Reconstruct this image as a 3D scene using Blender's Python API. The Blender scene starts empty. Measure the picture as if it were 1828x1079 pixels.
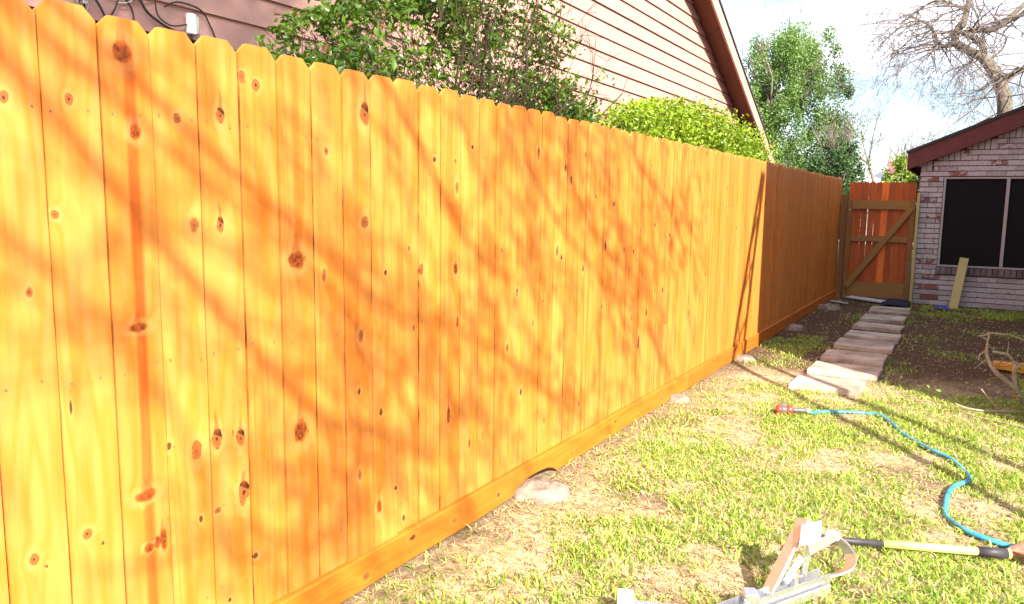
import bpy, math, random
import numpy as np
from mathutils import Vector, Matrix, noise

rng = np.random.default_rng(7)
rnd = random.Random(11)
S = bpy.context.scene
COL = S.collection

# ------------------------------------------------------------------ camera
cam = bpy.data.cameras.new('camera')
cam_o = bpy.data.objects.new('camera', cam)
COL.objects.link(cam_o)
CR = ((0.857, 0.515, 0.014), (-0.078, 0.103, 0.992), (-0.509, 0.851, -0.128))
def cam_matrix():
    yaw, pitch, roll = 0.539200144, -0.128384818, 0.0142281791
    f = Vector((-math.sin(yaw)*math.cos(pitch), math.cos(yaw)*math.cos(pitch), math.sin(pitch)))
    r = Vector((math.cos(yaw), math.sin(yaw), 0)); u = r.cross(f)
    c, s = math.cos(roll), math.sin(roll)
    r2 = c*r + s*u; u2 = -s*r + c*u
    m = Matrix((r2, u2, -f)).transposed().to_4x4()
    m.translation = Vector((1.86503759, 0, 1.4333517))
    return m
cam_o.matrix_world = cam_matrix()
cam.sensor_width = 36
cam.lens = 1376.3/1828*36
cam.clip_start = 0.05
cam.clip_end = 2000
S.camera = cam_o

# ------------------------------------------------------------------ light
SUN_EL = math.radians(35)
SUN_AZ = math.atan2(0.749, -0.662)          # clockwise from +Y
sun_dir = Vector((math.sin(SUN_AZ)*math.cos(SUN_EL), math.cos(SUN_AZ)*math.cos(SUN_EL), math.sin(SUN_EL)))
w = bpy.data.worlds.new('World'); S.world = w; w.use_nodes = True
nt = w.node_tree; nt.nodes.clear()
def N(t, typ, **kw):
    n = t.nodes.new(typ)
    for k, v in kw.items():
        if k == 'inp':
            for i, x in v.items(): n.inputs[i].default_value = x
        else: setattr(n, k, v)
    return n
sky = N(nt, 'ShaderNodeTexSky', sky_type='NISHITA', sun_disc=False, sun_elevation=SUN_EL, sun_rotation=SUN_AZ, altitude=10, air_density=1.0, dust_density=1.6, ozone_density=1.0)
tc = N(nt, 'ShaderNodeTexCoord')
mp = N(nt, 'ShaderNodeMapping'); mp.inputs['Scale'].default_value = (1.0, 1.0, 3.2); mp.inputs['Location'].default_value = (3.1, 0.4, 0.2)
nz = N(nt, 'ShaderNodeTexNoise', inp={'Scale': 2.3, 'Detail': 7.0, 'Roughness': 0.55})
cr = N(nt, 'ShaderNodeValToRGB'); cr.color_ramp.elements[0].position = 0.42; cr.color_ramp.elements[1].position = 0.60
mx = N(nt, 'ShaderNodeMix', data_type='RGBA'); mx.inputs['B'].default_value = (8.4, 8.9, 10.0, 1)
bg = N(nt, 'ShaderNodeBackground'); bg.inputs['Strength'].default_value = 0.08
ow = N(nt, 'ShaderNodeOutputWorld')
L = nt.links.new
L(tc.outputs['Generated'], mp.inputs['Vector']); L(mp.outputs[0], nz.inputs['Vector']); L(nz.outputs['Fac'], cr.inputs[0])
L(cr.outputs[0], mx.inputs['Factor']); L(sky.outputs[0], mx.inputs['A']); L(mx.outputs['Result'], bg.inputs[0]); L(bg.outputs[0], ow.inputs[0])
sun = bpy.data.lights.new('sun', 'SUN'); sun.energy = 4.2; sun.angle = math.radians(0.53); sun.color = (1.0, 0.94, 0.84)
sun_o = bpy.data.objects.new('sun', sun); COL.objects.link(sun_o)
sun_o.rotation_euler = sun_dir.to_track_quat('Z', 'Y').to_euler(); sun_o.location = (6, -6, 9)
S.view_settings.view_transform = 'Standard'; S.view_settings.look = 'None'
S.view_settings.exposure = 1.95; S.view_settings.gamma = 1.0; S.view_settings.use_curve_mapping = False
S.cycles.max_bounces = 6
S.cycles.diffuse_bounces = 4

# ------------------------------------------------------------------ helpers
def link(name, me, mat=None, parent=None, loc=None):
    o = bpy.data.objects.new(name, me); COL.objects.link(o)
    if mat is not None and len(me.materials) == 0: me.materials.append(mat)
    if parent is not None: o.parent = parent
    if loc is not None: o.location = loc
    return o
def tag(o, label=None, cat=None, group=None, kind=None):
    if label: o['label'] = label
    if cat: o['category'] = cat
    if group: o['group'] = group
    if kind: o['kind'] = kind
    return o
def empty(name, loc=(0, 0, 0), rz=0):
    o = bpy.data.objects.new(name, None); COL.objects.link(o); o.location = loc; o.rotation_euler = (0, 0, rz)
    o.empty_display_size = 0.1
    return o
def mesh(name, verts, faces, smooth=False):
    me = bpy.data.meshes.new(name); me.from_pydata([tuple(v) for v in verts], [], faces)
    if smooth: me.polygons.foreach_set('use_smooth', [True]*len(me.polygons))
    me.update(); return me
class MB:
    def __init__(s): s.v = []; s.f = []
    def box(s, c, d, R=None, taper=None):
        b = len(s.v)
        for z in (-1, 1):
            for x, y in ((-1, -1), (1, -1), (1, 1), (-1, 1)):
                p = Vector((x*d[0]/2, y*d[1]/2, z*d[2]/2))
                if R is not None: p = R @ p
                s.v.append(tuple(p + Vector(c)))
        s.f += [tuple(b+i for i in q) for q in ((0, 3, 2, 1), (4, 5, 6, 7), (0, 1, 5, 4), (1, 2, 6, 5), (2, 3, 7, 6), (3, 0, 4, 7))]
        return s
    def beam(s, p0, p1, w, h, up=(0, 0, 1)):
        p0 = Vector(p0); p1 = Vector(p1); d = p1-p0; L_ = d.length; d.normalize()
        side = d.cross(Vector(up)).normalized(); u = side.cross(d)
        R = Matrix((d, side, u)).transposed()
        return s.box((p0+p1)/2, (L_, w, h), R)
    def quad(s, *p):
        b = len(s.v); s.v += [tuple(q) for q in p]; s.f.append(tuple(range(b, b+len(p)))); return s
    def prism(s, pts, off):
        b = len(s.v); n = len(pts); off = Vector(off)
        s.v += [tuple(p) for p in pts] + [tuple(Vector(p)+off) for p in pts]
        s.f.append(tuple(range(b, b+n))); s.f.append(tuple(range(b+2*n-1, b+n-1, -1)))
        for i in range(n): s.f.append((b+i, b+n+i, b+n+(i+1) % n, b+(i+1) % n))
        return s
    def tube(s, pts, r, n=8, cap=True):
        pts = [Vector(p) for p in pts]; rs = r if isinstance(r, (list, tuple)) else [r]*len(pts)
        ref = Vector((0, 0, 1)); b0 = len(s.v)
        for i, p in enumerate(pts):
            d = (pts[min(i+1, len(pts)-1)]-pts[max(i-1, 0)]).normalized()
            if abs(d.dot(ref)) > 0.95: ref = Vector((1, 0, 0))
            a = d.cross(ref).normalized(); c = d.cross(a)
            for k in range(n):
                t = 2*math.pi*k/n; s.v.append(tuple(p + (a*math.cos(t)+c*math.sin(t))*rs[i]))
        for i in range(len(pts)-1):
            for k in range(n):
                s.f.append((b0+i*n+k, b0+i*n+(k+1) % n, b0+(i+1)*n+(k+1) % n, b0+(i+1)*n+k))
        if cap: s.f.append(tuple(b0+k for k in range(n))[::-1]); s.f.append(tuple(b0+(len(pts)-1)*n+k for k in range(n)))
        return s
    def build(s, name, mat, parent=None, smooth=False, bevel=0):
        me = mesh(name, s.v, s.f, smooth); me.materials.append(mat)
        import bmesh
        bm = bmesh.new(); bm.from_mesh(me); bmesh.ops.recalc_face_normals(bm, faces=bm.faces)
        if bevel: bmesh.ops.bevel(bm, geom=bm.edges[:], offset=bevel, segments=2, affect='EDGES', clamp_overlap=True)
        bm.to_mesh(me); bm.free()
        if smooth: me.polygons.foreach_set('use_smooth', [True]*len(me.polygons))
        return link(name, me, None, parent)
def smoothpts(P, k=6):
    P = [Vector(p) for p in P]; out = []
    for i in range(len(P)-1):
        a, b, c, d = P[max(i-1, 0)], P[i], P[i+1], P[min(i+2, len(P)-1)]
        for j in range(k):
            t = j/k
            out.append(0.5*((2*b)+(-a+c)*t+(2*a-5*b+4*c-d)*t*t+(-a+3*b-3*c+d)*t**3))
    out.append(P[-1]); return out
def raw_mesh(name, V, F4=None, F3=None, cols=None):
    me = bpy.data.meshes.new(name)
    V = np.asarray(V, np.float32); me.vertices.add(len(V)); me.vertices.foreach_set('co', V.ravel())
    idx = []; st = []; n = 0
    if F4 is not None and len(F4): F4 = np.asarray(F4, np.int32); idx.append(F4.ravel()); st.append(np.arange(len(F4))*4); n = len(F4)*4
    if F3 is not None and len(F3): F3 = np.asarray(F3, np.int32); idx.append(F3.ravel()); st.append(n+np.arange(len(F3))*3)
    idx = np.concatenate(idx); st = np.concatenate(st)
    me.loops.add(len(idx)); me.loops.foreach_set('vertex_index', idx.astype(np.int32))
    me.polygons.add(len(st)); me.polygons.foreach_set('loop_start', st.astype(np.int32))
    me.update(calc_edges=True)
    if cols is not None:
        a = me.attributes.new('col', 'FLOAT_COLOR', 'POINT'); c = np.ones((len(V), 4), np.float32); c[:, :3] = cols; a.data.foreach_set('color', c.ravel())
    return me
def segs_mesh(name, segs, n=5):
    """segs: list of (p0, p1, r0, r1) turned into open tubes, all in one mesh"""
    A = np.array([s[0] for s in segs]); B = np.array([s[1] for s in segs]); r0 = np.array([s[2] for s in segs]); r1 = np.array([s[3] for s in segs])
    d = B-A; d /= np.maximum(np.linalg.norm(d, axis=1, keepdims=True), 1e-9)
    ref = np.where(np.abs(d[:, 2:3]) > 0.9, np.array([[1., 0, 0]]), np.array([[0, 0, 1.]]))
    a = np.cross(d, ref); a /= np.linalg.norm(a, axis=1, keepdims=True); b = np.cross(d, a)
    A = A - d*r0[:, None]*0.3
    t = np.arange(n)/n*2*np.pi
    ring = a[:, None, :]*np.cos(t)[None, :, None]+b[:, None, :]*np.sin(t)[None, :, None]
    V = np.concatenate([A[:, None, :]+ring*r0[:, None, None], B[:, None, :]+ring*r1[:, None, None]], 1).reshape(-1, 3)
    m = len(segs); base = (np.arange(m)*2*n)[:, None]; k = np.arange(n)[None, :]; k2 = (k+1) % n
    F = np.stack([base+k, base+k2, base+n+k2, base+n+k], -1).reshape(-1, 4)
    me = raw_mesh(name, V, F); me.polygons.foreach_set('use_smooth', [True]*len(me.polygons)); return me
def leaves_mesh(name, P, size, cols, up=0.4, aspect=0.5, seed=1, fold=0.25):
    g = np.random.default_rng(seed); n = len(P); size = np.broadcast_to(size, (n,))
    nrm = g.normal(size=(n, 3)); nrm[:, 2] += up*2; nrm /= np.linalg.norm(nrm, axis=1, keepdims=True)
    t = np.cross(nrm, g.normal(size=(n, 3))); t /= np.linalg.norm(t, axis=1, keepdims=True); b = np.cross(nrm, t)
    s = size[:, None]
    V = np.stack([P-t*s*0.5, P+b*s*aspect*0.5+nrm*s*fold*0.4+t*s*-0.05, P+t*s*0.5-nrm*s*0.1, P-b*s*aspect*0.5+nrm*s*fold*0.4-t*s*0.05], 1).reshape(-1, 3)
    k = np.arange(n)*4
    F = np.concatenate([np.stack([k, k+1, k+2], 1), np.stack([k, k+2, k+3], 1)])
    return raw_mesh(name, V, None, F, np.repeat(cols, 4, 0))

# ------------------------------------------------------------------ materials
def base(name, rough=0.7, spec=0.3):
    m = bpy.data.materials.new(name); m.use_nodes = True; t = m.node_tree; b = t.nodes['Principled BSDF']
    b.inputs['Roughness'].default_value = rough; b.inputs['Specular IOR Level'].default_value = spec
    return m, t, b
def mixc(t, fac, a, b, mode='MIX'):
    n = N(t, 'ShaderNodeMix', data_type='RGBA', blend_type=mode)
    for s, v in (('Factor', fac), ('A', a), ('B', b)):
        if hasattr(v, 'links'): t.links.new(v, n.inputs[s])
        elif s == 'Factor': n.inputs[s].default_value = v
        else: n.inputs[s].default_value = (*v, 1) if len(v) == 3 else v
    return n.outputs['Result']
def mth(t, op, a, b=None, c=None, clamp=False):
    n = N(t, 'ShaderNodeMath', operation=op, use_clamp=clamp)
    for i, v in enumerate((a, b, c)):
        if v is None: continue
        if hasattr(v, 'links'): t.links.new(v, n.inputs[i])
        else: n.inputs[i].default_value = v
    return n.outputs[0]
def ramp(t, fac, lo, hi):
    n = N(t, 'ShaderNodeMapRange', interpolation_type='SMOOTHSTEP')
    t.links.new(fac, n.inputs['Value']); n.inputs['From Min'].default_value = lo; n.inputs['From Max'].default_value = hi
    return n.outputs['Result']
def noise_n(t, vec, scale, detail=4, rough=0.55, dist=0.0):
    n = N(t, 'ShaderNodeTexNoise', inp={'Scale': scale, 'Detail': detail, 'Roughness': rough, 'Distortion': dist})
    if vec is not None: t.links.new(vec, n.inputs['Vector'])
    return n.outputs['Fac']
def objvec(t, scale=(1, 1, 1), shift=0.0):
    c = N(t, 'ShaderNodeTexCoord'); oi = N(t, 'ShaderNodeObjectInfo')
    m = N(t, 'ShaderNodeMapping'); m.inputs['Scale'].default_value = scale
    v = N(t, 'ShaderNodeVectorMath', operation='ADD')
    r = mth(t, 'MULTIPLY', oi.outputs['Random'], shift)
    t.links.new(c.outputs['Object'], v.inputs[0]); t.links.new(r, v.inputs[1]); t.links.new(v.outputs[0], m.inputs['Vector'])
    return m.outputs[0], c, oi
def bump(t, b, h, strength=0.3, dist=0.01):
    n = N(t, 'ShaderNodeBump'); n.inputs['Strength'].default_value = strength; n.inputs['Distance'].default_value = dist
    t.links.new(h, n.inputs['Height']); t.links.new(n.outputs[0], b.inputs['Normal'])
def mat_simple(name, col, rough=0.6, spec=0.3, var=0.15, scale=20, metal=0.0, bmp=0.1):
    m, t, b = base(name, rough, spec); b.inputs['Metallic'].default_value = metal
    v, c, oi = objvec(t, (1, 1, 1), 10)
    n = noise_n(t, v, scale, 5, 0.6)
    dark = tuple(x*(1-var) for x in col); lite = tuple(min(1, x*(1+var)) for x in col)
    t.links.new(mixc(t, ramp(t, n, 0.3, 0.7), dark, lite), b.inputs['Base Color'])
    if bmp: bump(t, b, n, bmp, 0.005)
    return m
def mat_wood(name, light, mid, dark, red, axis='Z', knots=False, ringy=1.0, edge_w=0.0):
    m, t, b = base(name, 0.5, 0.25)
    v, c, oi = objvec(t, (1, 1, 1), 37.0)
    sep = N(t, 'ShaderNodeSeparateXYZ'); t.links.new(v, sep.inputs[0])
    so = N(t, 'ShaderNodeSeparateXYZ'); t.links.new(c.outputs['Object'], so.inputs[0])
    ax = {'Z': ('Y', 'Z'), 'Y': ('Z', 'Y'), 'X': ('Z', 'X')}[axis]
    across, along = sep.outputs[ax[0]], sep.outputs[ax[1]]
    if knots:
        ka = N(t, 'ShaderNodeAttribute', attribute_name='knot'); kv = N(t, 'ShaderNodeSeparateXYZ'); t.links.new(ka.outputs['Vector'], kv.inputs[0])
        fa = N(t, 'ShaderNodeAttribute', attribute_name='kfar')
        ku, kz, kk = kv.outputs[0], kv.outputs[1], kv.outputs[2]
        near = mth(t, 'SUBTRACT', 1.0, ramp(t, fa.outputs['Fac'], 0.15, 0.6))
        wob = noise_n(t, v, 42, 3)
        wob = mth(t, 'MULTIPLY', mth(t, 'SUBTRACT', wob, 0.5), 1.1)
        r = mth(t, 'SQRT', mth(t, 'ADD', mth(t, 'MULTIPLY', ku, ku), mth(t, 'MULTIPLY', kz, kz)))
        rw = mth(t, 'ADD', r, wob)
        infl = mth(t, 'MULTIPLY', mth(t, 'EXPONENT', mth(t, 'MULTIPLY', mth(t, 'MULTIPLY', r, r), -0.16)), near)
        across = mth(t, 'ADD', across, mth(t, 'MULTIPLY', infl, 0.026))
    cmb = N(t, 'ShaderNodeCombineXYZ'); t.links.new(mth(t, 'MULTIPLY', across, 7.0), cmb.inputs[0]); t.links.new(mth(t, 'MULTIPLY', along, 0.55), cmb.inputs[1])
    t.links.new(mth(t, 'MULTIPLY', oi.outputs['Random'], 50), cmb.inputs[2])
    low = noise_n(t, cmb.outputs[0], 1.0, 2, 0.45)
    ring = mth(t, 'SINE', mth(t, 'MULTIPLY', low, 75.0))
    ring = mth(t, 'POWER', mth(t, 'MULTIPLY_ADD', ring, 0.5, 0.5), 2.2)
    cf = N(t, 'ShaderNodeCombineXYZ'); t.links.new(mth(t, 'MULTIPLY', across, 260.0), cf.inputs[0]); t.links.new(mth(t, 'MULTIPLY', along, 6.0), cf.inputs[1]); t.links.new(oi.outputs['Random'], cf.inputs[2])
    fine = noise_n(t, cf.outputs[0], 1.0, 3, 0.6)
    cb = N(t, 'ShaderNodeCombineXYZ'); t.links.new(mth(t, 'MULTIPLY', across, 22.0), cb.inputs[0]); t.links.new(mth(t, 'MULTIPLY', along, 2.2), cb.inputs[1]); t.links.new(mth(t, 'MULTIPLY', oi.outputs['Random'], 91), cb.inputs[2])
    blot = noise_n(t, cb.outputs[0], 1.0, 3, 0.5)
    g = mth(t, 'MULTIPLY_ADD', ring, 0.46*ringy, mth(t, 'MULTIPLY', fine, 0.42), clamp=True)
    colr = mixc(t, g, light, mid)
    colr = mixc(t, mth(t, 'MULTIPLY', ramp(t, blot, 0.40, 0.72), 0.65), colr, mixc(t, fine, mid, red))
    oc = N(t, 'ShaderNodeSeparateColor'); t.links.new(oi.outputs['Color'], oc.inputs[0])
    # object colour: R = how red, G = stripe centre (0..1 across), B = stripe strength, A = brightness
    colr = mixc(t, mth(t, 'MULTIPLY', oc.outputs[0], 0.48), colr, red)
    if knots:
        sc = mth(t, 'MULTIPLY', mth(t, 'SUBTRACT', oc.outputs[1], 0.5), 0.14)
        wv = noise_n(t, cmb.outputs[0], 3.0, 3, 0.5)
        dd = mth(t, 'ABSOLUTE', mth(t, 'SUBTRACT', mth(t, 'ADD', so.outputs[ax[0]], mth(t, 'MULTIPLY', mth(t, 'SUBTRACT', wv, 0.5), 0.012)), sc))
        st = mth(t, 'MULTIPLY', mth(t, 'MULTIPLY', mth(t, 'SUBTRACT', 1.0, ramp(t, dd, 0.007, 0.022)), mth(t, 'MULTIPLY_ADD', blot, .7, .5, clamp=True)), oc.outputs[2])
        colr = mixc(t, st, colr, mixc(t, fine, (red[0]*.95, red[1]*0.8, red[2]), (red[0]*0.6, red[1]*0.32, red[2]*0.5)))
        # knots
        halo = mth(t, 'MULTIPLY', mth(t, 'MULTIPLY', ramp(t, rw, 1.0, 1.25), mth(t, 'SUBTRACT', 1.0, ramp(t, rw, 1.5, 2.6))), near)
        colr = mixc(t, mth(t, 'MULTIPLY', halo, 0.35), colr, (light[0], light[1]*1.12, light[2]*1.5))
        inside = mth(t, 'MULTIPLY', mth(t, 'SUBTRACT', 1.0, ramp(t, rw, 0.72, 1.12)), near)
        edge = mth(t, 'MULTIPLY', mth(t, 'MULTIPLY', ramp(t, rw, 0.78, 0.95), mth(t, 'SUBTRACT', 1.0, ramp(t, rw, 0.98, 1.12))), near)
        rings = mth(t, 'MULTIPLY_ADD', mth(t, 'SINE', mth(t, 'MULTIPLY', rw, 17.0)), 0.5, 0.5)
        kc = mixc(t, mth(t, 'MULTIPLY', rings, 0.5), (0.34, 0.105, 0.026), (0.20, 0.056, 0.014))
        kc = mixc(t, mth(t, 'SUBTRACT', 1.0, ramp(t, rw, 0.05, 0.35)), kc, (0.07, 0.02, 0.008))
        k1 = mth(t, 'COMPARE', kk, 1.0, 0.3); k2 = mth(t, 'COMPARE', kk, 2.0, 0.3); k3 = mth(t, 'COMPARE', kk, 3.0, 0.3)
        kc = mixc(t, k1, kc, (0.10, 0.040, 0.014))
        kn = noise_n(t, v, 90, 4, 0.6)
        kc = mixc(t, k2, kc, mixc(t, ramp(t, kn, 0.35, 0.65), (0.32, 0.068, 0.010), (0.12, 0.024, 0.007)))
        colr = mixc(t, inside, colr, kc)
        colr = mixc(t, mth(t, 'MULTIPLY', edge, mth(t, 'MULTIPLY', mth(t, 'SUBTRACT', 0.8, mth(t, 'MULTIPLY', k2, 0.5)), ramp(t, noise_n(t, v, 33, 2), 0.40, 0.62))), colr, (0.10, 0.035, 0.012))
        cres = mth(t, 'MULTIPLY', mth(t, 'MULTIPLY', k3, near), mth(t, 'MULTIPLY', ramp(t, mth(t, 'ADD', kz, mth(t, 'MULTIPLY', ku, 0.35)), 0.35, 0.6), mth(t, 'SUBTRACT', 1.0, ramp(t, rw, 1.0, 1.2))))
        colr = mixc(t, cres, colr, (0.035, 0.012, 0.008))
        # flame of resin above a kind 2 or 3 knot
        wid = mth(t, 'SUBTRACT', 0.62, mth(t, 'MULTIPLY', kz, 0.14))
        fl = mth(t, 'MULTIPLY', mth(t, 'MULTIPLY', ramp(t, kz, 0.2, 1.1), mth(t, 'SUBTRACT', 1.0, ramp(t, kz, 2.6, 4.2))), mth(t, 'LESS_THAN', mth(t, 'ABSOLUTE', mth(t, 'ADD', ku, wob)), wid))
        fl = mth(t, 'MULTIPLY', mth(t, 'MULTIPLY', fl, near), mth(t, 'ADD', mth(t, 'MULTIPLY', k3, 0.55), mth(t, 'MULTIPLY', k2, 0.45)))
        colr = mixc(t, fl, colr, (0.30, 0.062, 0.010))
    if edge_w:      # dark line painted along board edges for shaded gaps and stain
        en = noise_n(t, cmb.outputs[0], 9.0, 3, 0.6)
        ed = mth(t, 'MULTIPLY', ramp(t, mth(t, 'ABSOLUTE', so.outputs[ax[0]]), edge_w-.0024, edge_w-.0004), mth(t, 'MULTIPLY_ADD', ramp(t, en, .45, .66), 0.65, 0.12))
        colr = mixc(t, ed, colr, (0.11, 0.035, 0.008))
    br = N(t, 'ShaderNodeMix', data_type='RGBA', blend_type='MULTIPLY'); br.inputs['Factor'].default_value = 1
    t.links.new(colr, br.inputs['A'])
    cc = N(t, 'ShaderNodeCombineColor')
    for i in range(3): t.links.new(oi.outputs['Alpha'], cc.inputs[i])
    t.links.new(cc.outputs[0], br.inputs['B']); t.links.new(br.outputs['Result'], b.inputs['Base Color'])
    bump(t, b, mth(t, 'ADD', fine, mth(t, 'MULTIPLY', ring, 0.5)), 0.12, 0.003)
    return m
def mat_leaf(name, trans=0.35, rough=0.4, mult=1.0):
    m, t, b = base(name, rough, 0.45)
    a = N(t, 'ShaderNodeAttribute', attribute_name='col')
    tr = N(t, 'ShaderNodeBsdfTranslucent'); mxs = N(t, 'ShaderNodeMixShader'); mxs.inputs[0].default_value = trans
    out = t.nodes['Material Output']
    t.links.new(a.outputs['Color'], b.inputs['Base Color'])
    t.links.new(mixc(t, 1.0, a.outputs['Color'], (1.5, 1.6, 0.7), 'MULTIPLY'), tr.inputs[0])
    t.links.new(b.outputs[0], mxs.inputs[1]); t.links.new(tr.outputs[0], mxs.inputs[2]); t.links.new(mxs.outputs[0], out.inputs[0])
    return m

M = {}
PINE = dict(light=(0.63, 0.250, 0.062), mid=(0.58, 0.176, 0.013), dark=(0.3, 0.12, 0.02), red=(0.52, 0.118, 0.008))
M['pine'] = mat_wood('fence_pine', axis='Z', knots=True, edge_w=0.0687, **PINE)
M['kick'] = mat_wood('kick_pine', axis='Y', knots=True, light=(0.54, 0.175, 0.020), mid=(0.50, 0.120, 0.009), dark=(0.3, 0.1, 0.02), red=(0.42, 0.09, 0.010))
M['cedar'] = mat_wood('gate_cedar', axis='Z', light=(0.56, 0.140, 0.028), mid=(0.48, 0.088, 0.014), dark=(0.2, 0.05, 0.01), red=(0.33, 0.055, 0.014), knots=True)
M['treatedZ'] = mat_wood('treated_upright', axis='Z', light=(0.27, 0.14, 0.045), mid=(0.22, 0.10, 0.028), dark=(0.2, 0.1, 0.03), red=(0.25, 0.10, 0.03))
M['treatedX'] = mat_wood('treated_rail', axis='X', light=(0.33, 0.19, 0.055), mid=(0.28, 0.14, 0.034), dark=(0.2, 0.1, 0.03), red=(0.30, 0.14, 0.04))
M['green_pine'] = mat_wood('pale_treated', axis='Z', light=(0.58, 0.50, 0.22), mid=(0.50, 0.40, 0.15), dark=(0.2, 0.1, 0.03), red=(0.42, 0.30, 0.10), ringy=0.7)
M['nail'] = mat_simple('nail_steel', (0.20, 0.13, 0.06), 0.5, 0.5, 0.3, 200)
M['siding'] = mat_simple('salmon_paint', (0.45, 0.255, 0.210), 0.75, 0.2, 0.06, 3.5)
M['trim'] = mat_simple('trim_paint', (0.50, 0.29, 0.23), 0.7, 0.2, 0.07, 5)
M['soffit'] = mat_simple('soffit_shade_paint', (0.15, 0.060, 0.042), 0.8, 0.15, 0.10, 6)  # same wall paint, darkened to put deep eave shade into the colour
M['porch'] = mat_simple('porch_shade_paint', (0.14, 0.055, 0.04), 0.8, 0.15, 0.10, 6)  # dark tone painted in for the shadow of the porch recess
M['shingle'] = mat_simple('asphalt_shingle', (0.055, 0.048, 0.05), 0.9, 0.2, 0.35, 60, bmp=0.4)
M['fascia'] = mat_simple('maroon_fascia', (0.135, 0.032, 0.03), 0.6, 0.3, 0.10, 8)
M['mortar'] = mat_simple('mortar', (0.12, 0.080, 0.085), 0.95, 0.1, 0.2, 70, bmp=0.3)
M['conc'] = mat_simple('footing_concrete', (0.24, 0.18, 0.14), 0.95, 0.1, 0.45, 14, bmp=0.5)
M['black'] = mat_simple('solar_screen', (0.008, 0.007, 0.008), 0.75, 0.2, 0.2, 60)
M['beige'] = mat_simple('window_frame_paint', (0.44, 0.39, 0.36), 0.5, 0.4, 0.06, 12)
M['gravelbrick'] = mat_simple('neighbour_brick', (0.60, 0.52, 0.48), 0.9, 0.2, 0.1, 30)
M['alu'] = mat_simple('brushed_aluminium', (0.72, 0.72, 0.74), 0.30, 0.5, 0.10, 60, metal=0.9, bmp=0.05)
M['yellow'] = mat_simple('yellow_fibreglass', (0.85, 0.74, 0.18), 0.35, 0.5, 0.05, 20, bmp=0)
M['rubber'] = mat_simple('black_rubber', (0.035, 0.03, 0.035), 0.55, 0.4, 0.3, 30, bmp=0.1)
M['rust'] = mat_simple('rusty_steel', (0.24, 0.10, 0.065), 0.7, 0.4, 0.35, 50, bmp=0.3)
M['red'] = mat_simple('red_plastic', (0.55, 0.04, 0.025), 0.4, 0.5, 0.1, 30, bmp=0)
M['grey_pl'] = mat_simple('grey_plastic', (0.10, 0.09, 0.085), 0.5, 0.4, 0.2, 40, bmp=0.1)
M['blue'] = mat_simple('blue_plastic_bag', (0.03, 0.04, 0.62), 0.4, 0.4, 0.2, 30)
M['cable'] = mat_simple('black_cable', (0.03, 0.02, 0.02), 0.5, 0.4, 0.2, 30, bmp=0)
M['gcable'] = mat_simple('grey_cable', (0.42, 0.42, 0.40), 0.5, 0.4, 0.1, 30, bmp=0)
M['white'] = mat_simple('white_plastic', (0.80, 0.86, 0.84), 0.4, 0.4, 0.05, 30, bmp=0)
M['wboard'] = mat_simple('white_board', (0.58, 0.54, 0.56), 0.7, 0.2, 0.12, 30)
M['cloth'] = mat_simple('dark_cloth', (0.030, 0.032, 0.05), 0.85, 0.1, 0.3, 30)
M['orangepl'] = mat_simple('orange_plastic', (0.62, 0.30, 0.03), 0.45, 0.4, 0.1, 30, bmp=0)
M['bark'] = mat_simple('grey_bark', (0.14, 0.115, 0.085), 0.9, 0.2, 0.35, 18, bmp=0.5)
M['twig'] = mat_simple('twig_bark', (0.17, 0.13, 0.115), 0.85, 0.2, 0.25, 30, bmp=0)
M['dtwig'] = mat_simple('bush_twig', (0.06, 0.038, 0.028), 0.85, 0.2, 0.25, 30, bmp=0)
M['palebark'] = mat_simple('pale_shrub_bark', (0.30, 0.22, 0.165), 0.85, 0.2, 0.25, 40, bmp=0.3)
M['leaf'] = mat_leaf('glossy_leaf', 0.30, 0.32)
M['farleaf'] = mat_leaf('tree_leaf', 0.35, 0.5)
M['grass'] = mat_leaf('grass_blade', 0.35, 0.5)
def mat_brick():
    m, t, b = base('whitewashed_brick', 0.9, 0.15)
    v, c, oi = objvec(t, (1, 1, 1), 23)
    n1 = noise_n(t, v, 14, 4, 0.65); n2 = noise_n(t, v, 60, 3, 0.6)
    oc = N(t, 'ShaderNodeSeparateColor'); t.links.new(oi.outputs['Color'], oc.inputs[0])
    wash = mixc(t, n2, (0.46, 0.39, 0.39), (0.64, 0.57, 0.56))
    bare = mixc(t, n2, (0.20, 0.085, 0.07), (0.36, 0.15, 0.12))
    n4 = noise_n(t, v, 27, 4, 0.7)
    wash = mixc(t, mth(t, 'MULTIPLY', ramp(t, n4, 0.50, 0.68), 0.5), wash, (0.17, 0.115, 0.135))
    f = mth(t, 'ADD', n1, mth(t, 'MULTIPLY', mth(t, 'SUBTRACT', oc.outputs[0], 0.5), 0.75))
    col = mixc(t, ramp(t, f, 0.66, 0.78), wash, bare)
    t.links.new(mixc(t, mth(t, 'MULTIPLY', oc.outputs[1], 0.8), col, (0.09, 0.05, 0.06)), b.inputs['Base Color'])
    bump(t, b, mth(t, 'ADD', n1, n2), 0.4, 0.006)
    return m
M['brick'] = mat_brick()
def mat_paver():
    m, t, b = base('concrete_paver', 0.9, 0.15)
    v, c, oi = objvec(t, (1, 1, 1), 31)
    n1 = noise_n(t, v, 3.5, 5, 0.6); n2 = noise_n(t, v, 90, 3, 0.7)
    a = mixc(t, ramp(t, n1, 0.3, 0.7), (0.26, 0.185, 0.135), (0.52, 0.43, 0.35))
    a = mixc(t, mth(t, 'MULTIPLY', ramp(t, n2, 0.5, 0.8), 0.4), a, (0.20, 0.14, 0.11))
    t.links.new(a, b.inputs['Base Color']); bump(t, b, mth(t, 'ADD', mth(t, 'MULTIPLY', n1, 2), n2), 0.35, 0.004)
    return m
M['paver'] = mat_paver()
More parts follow.
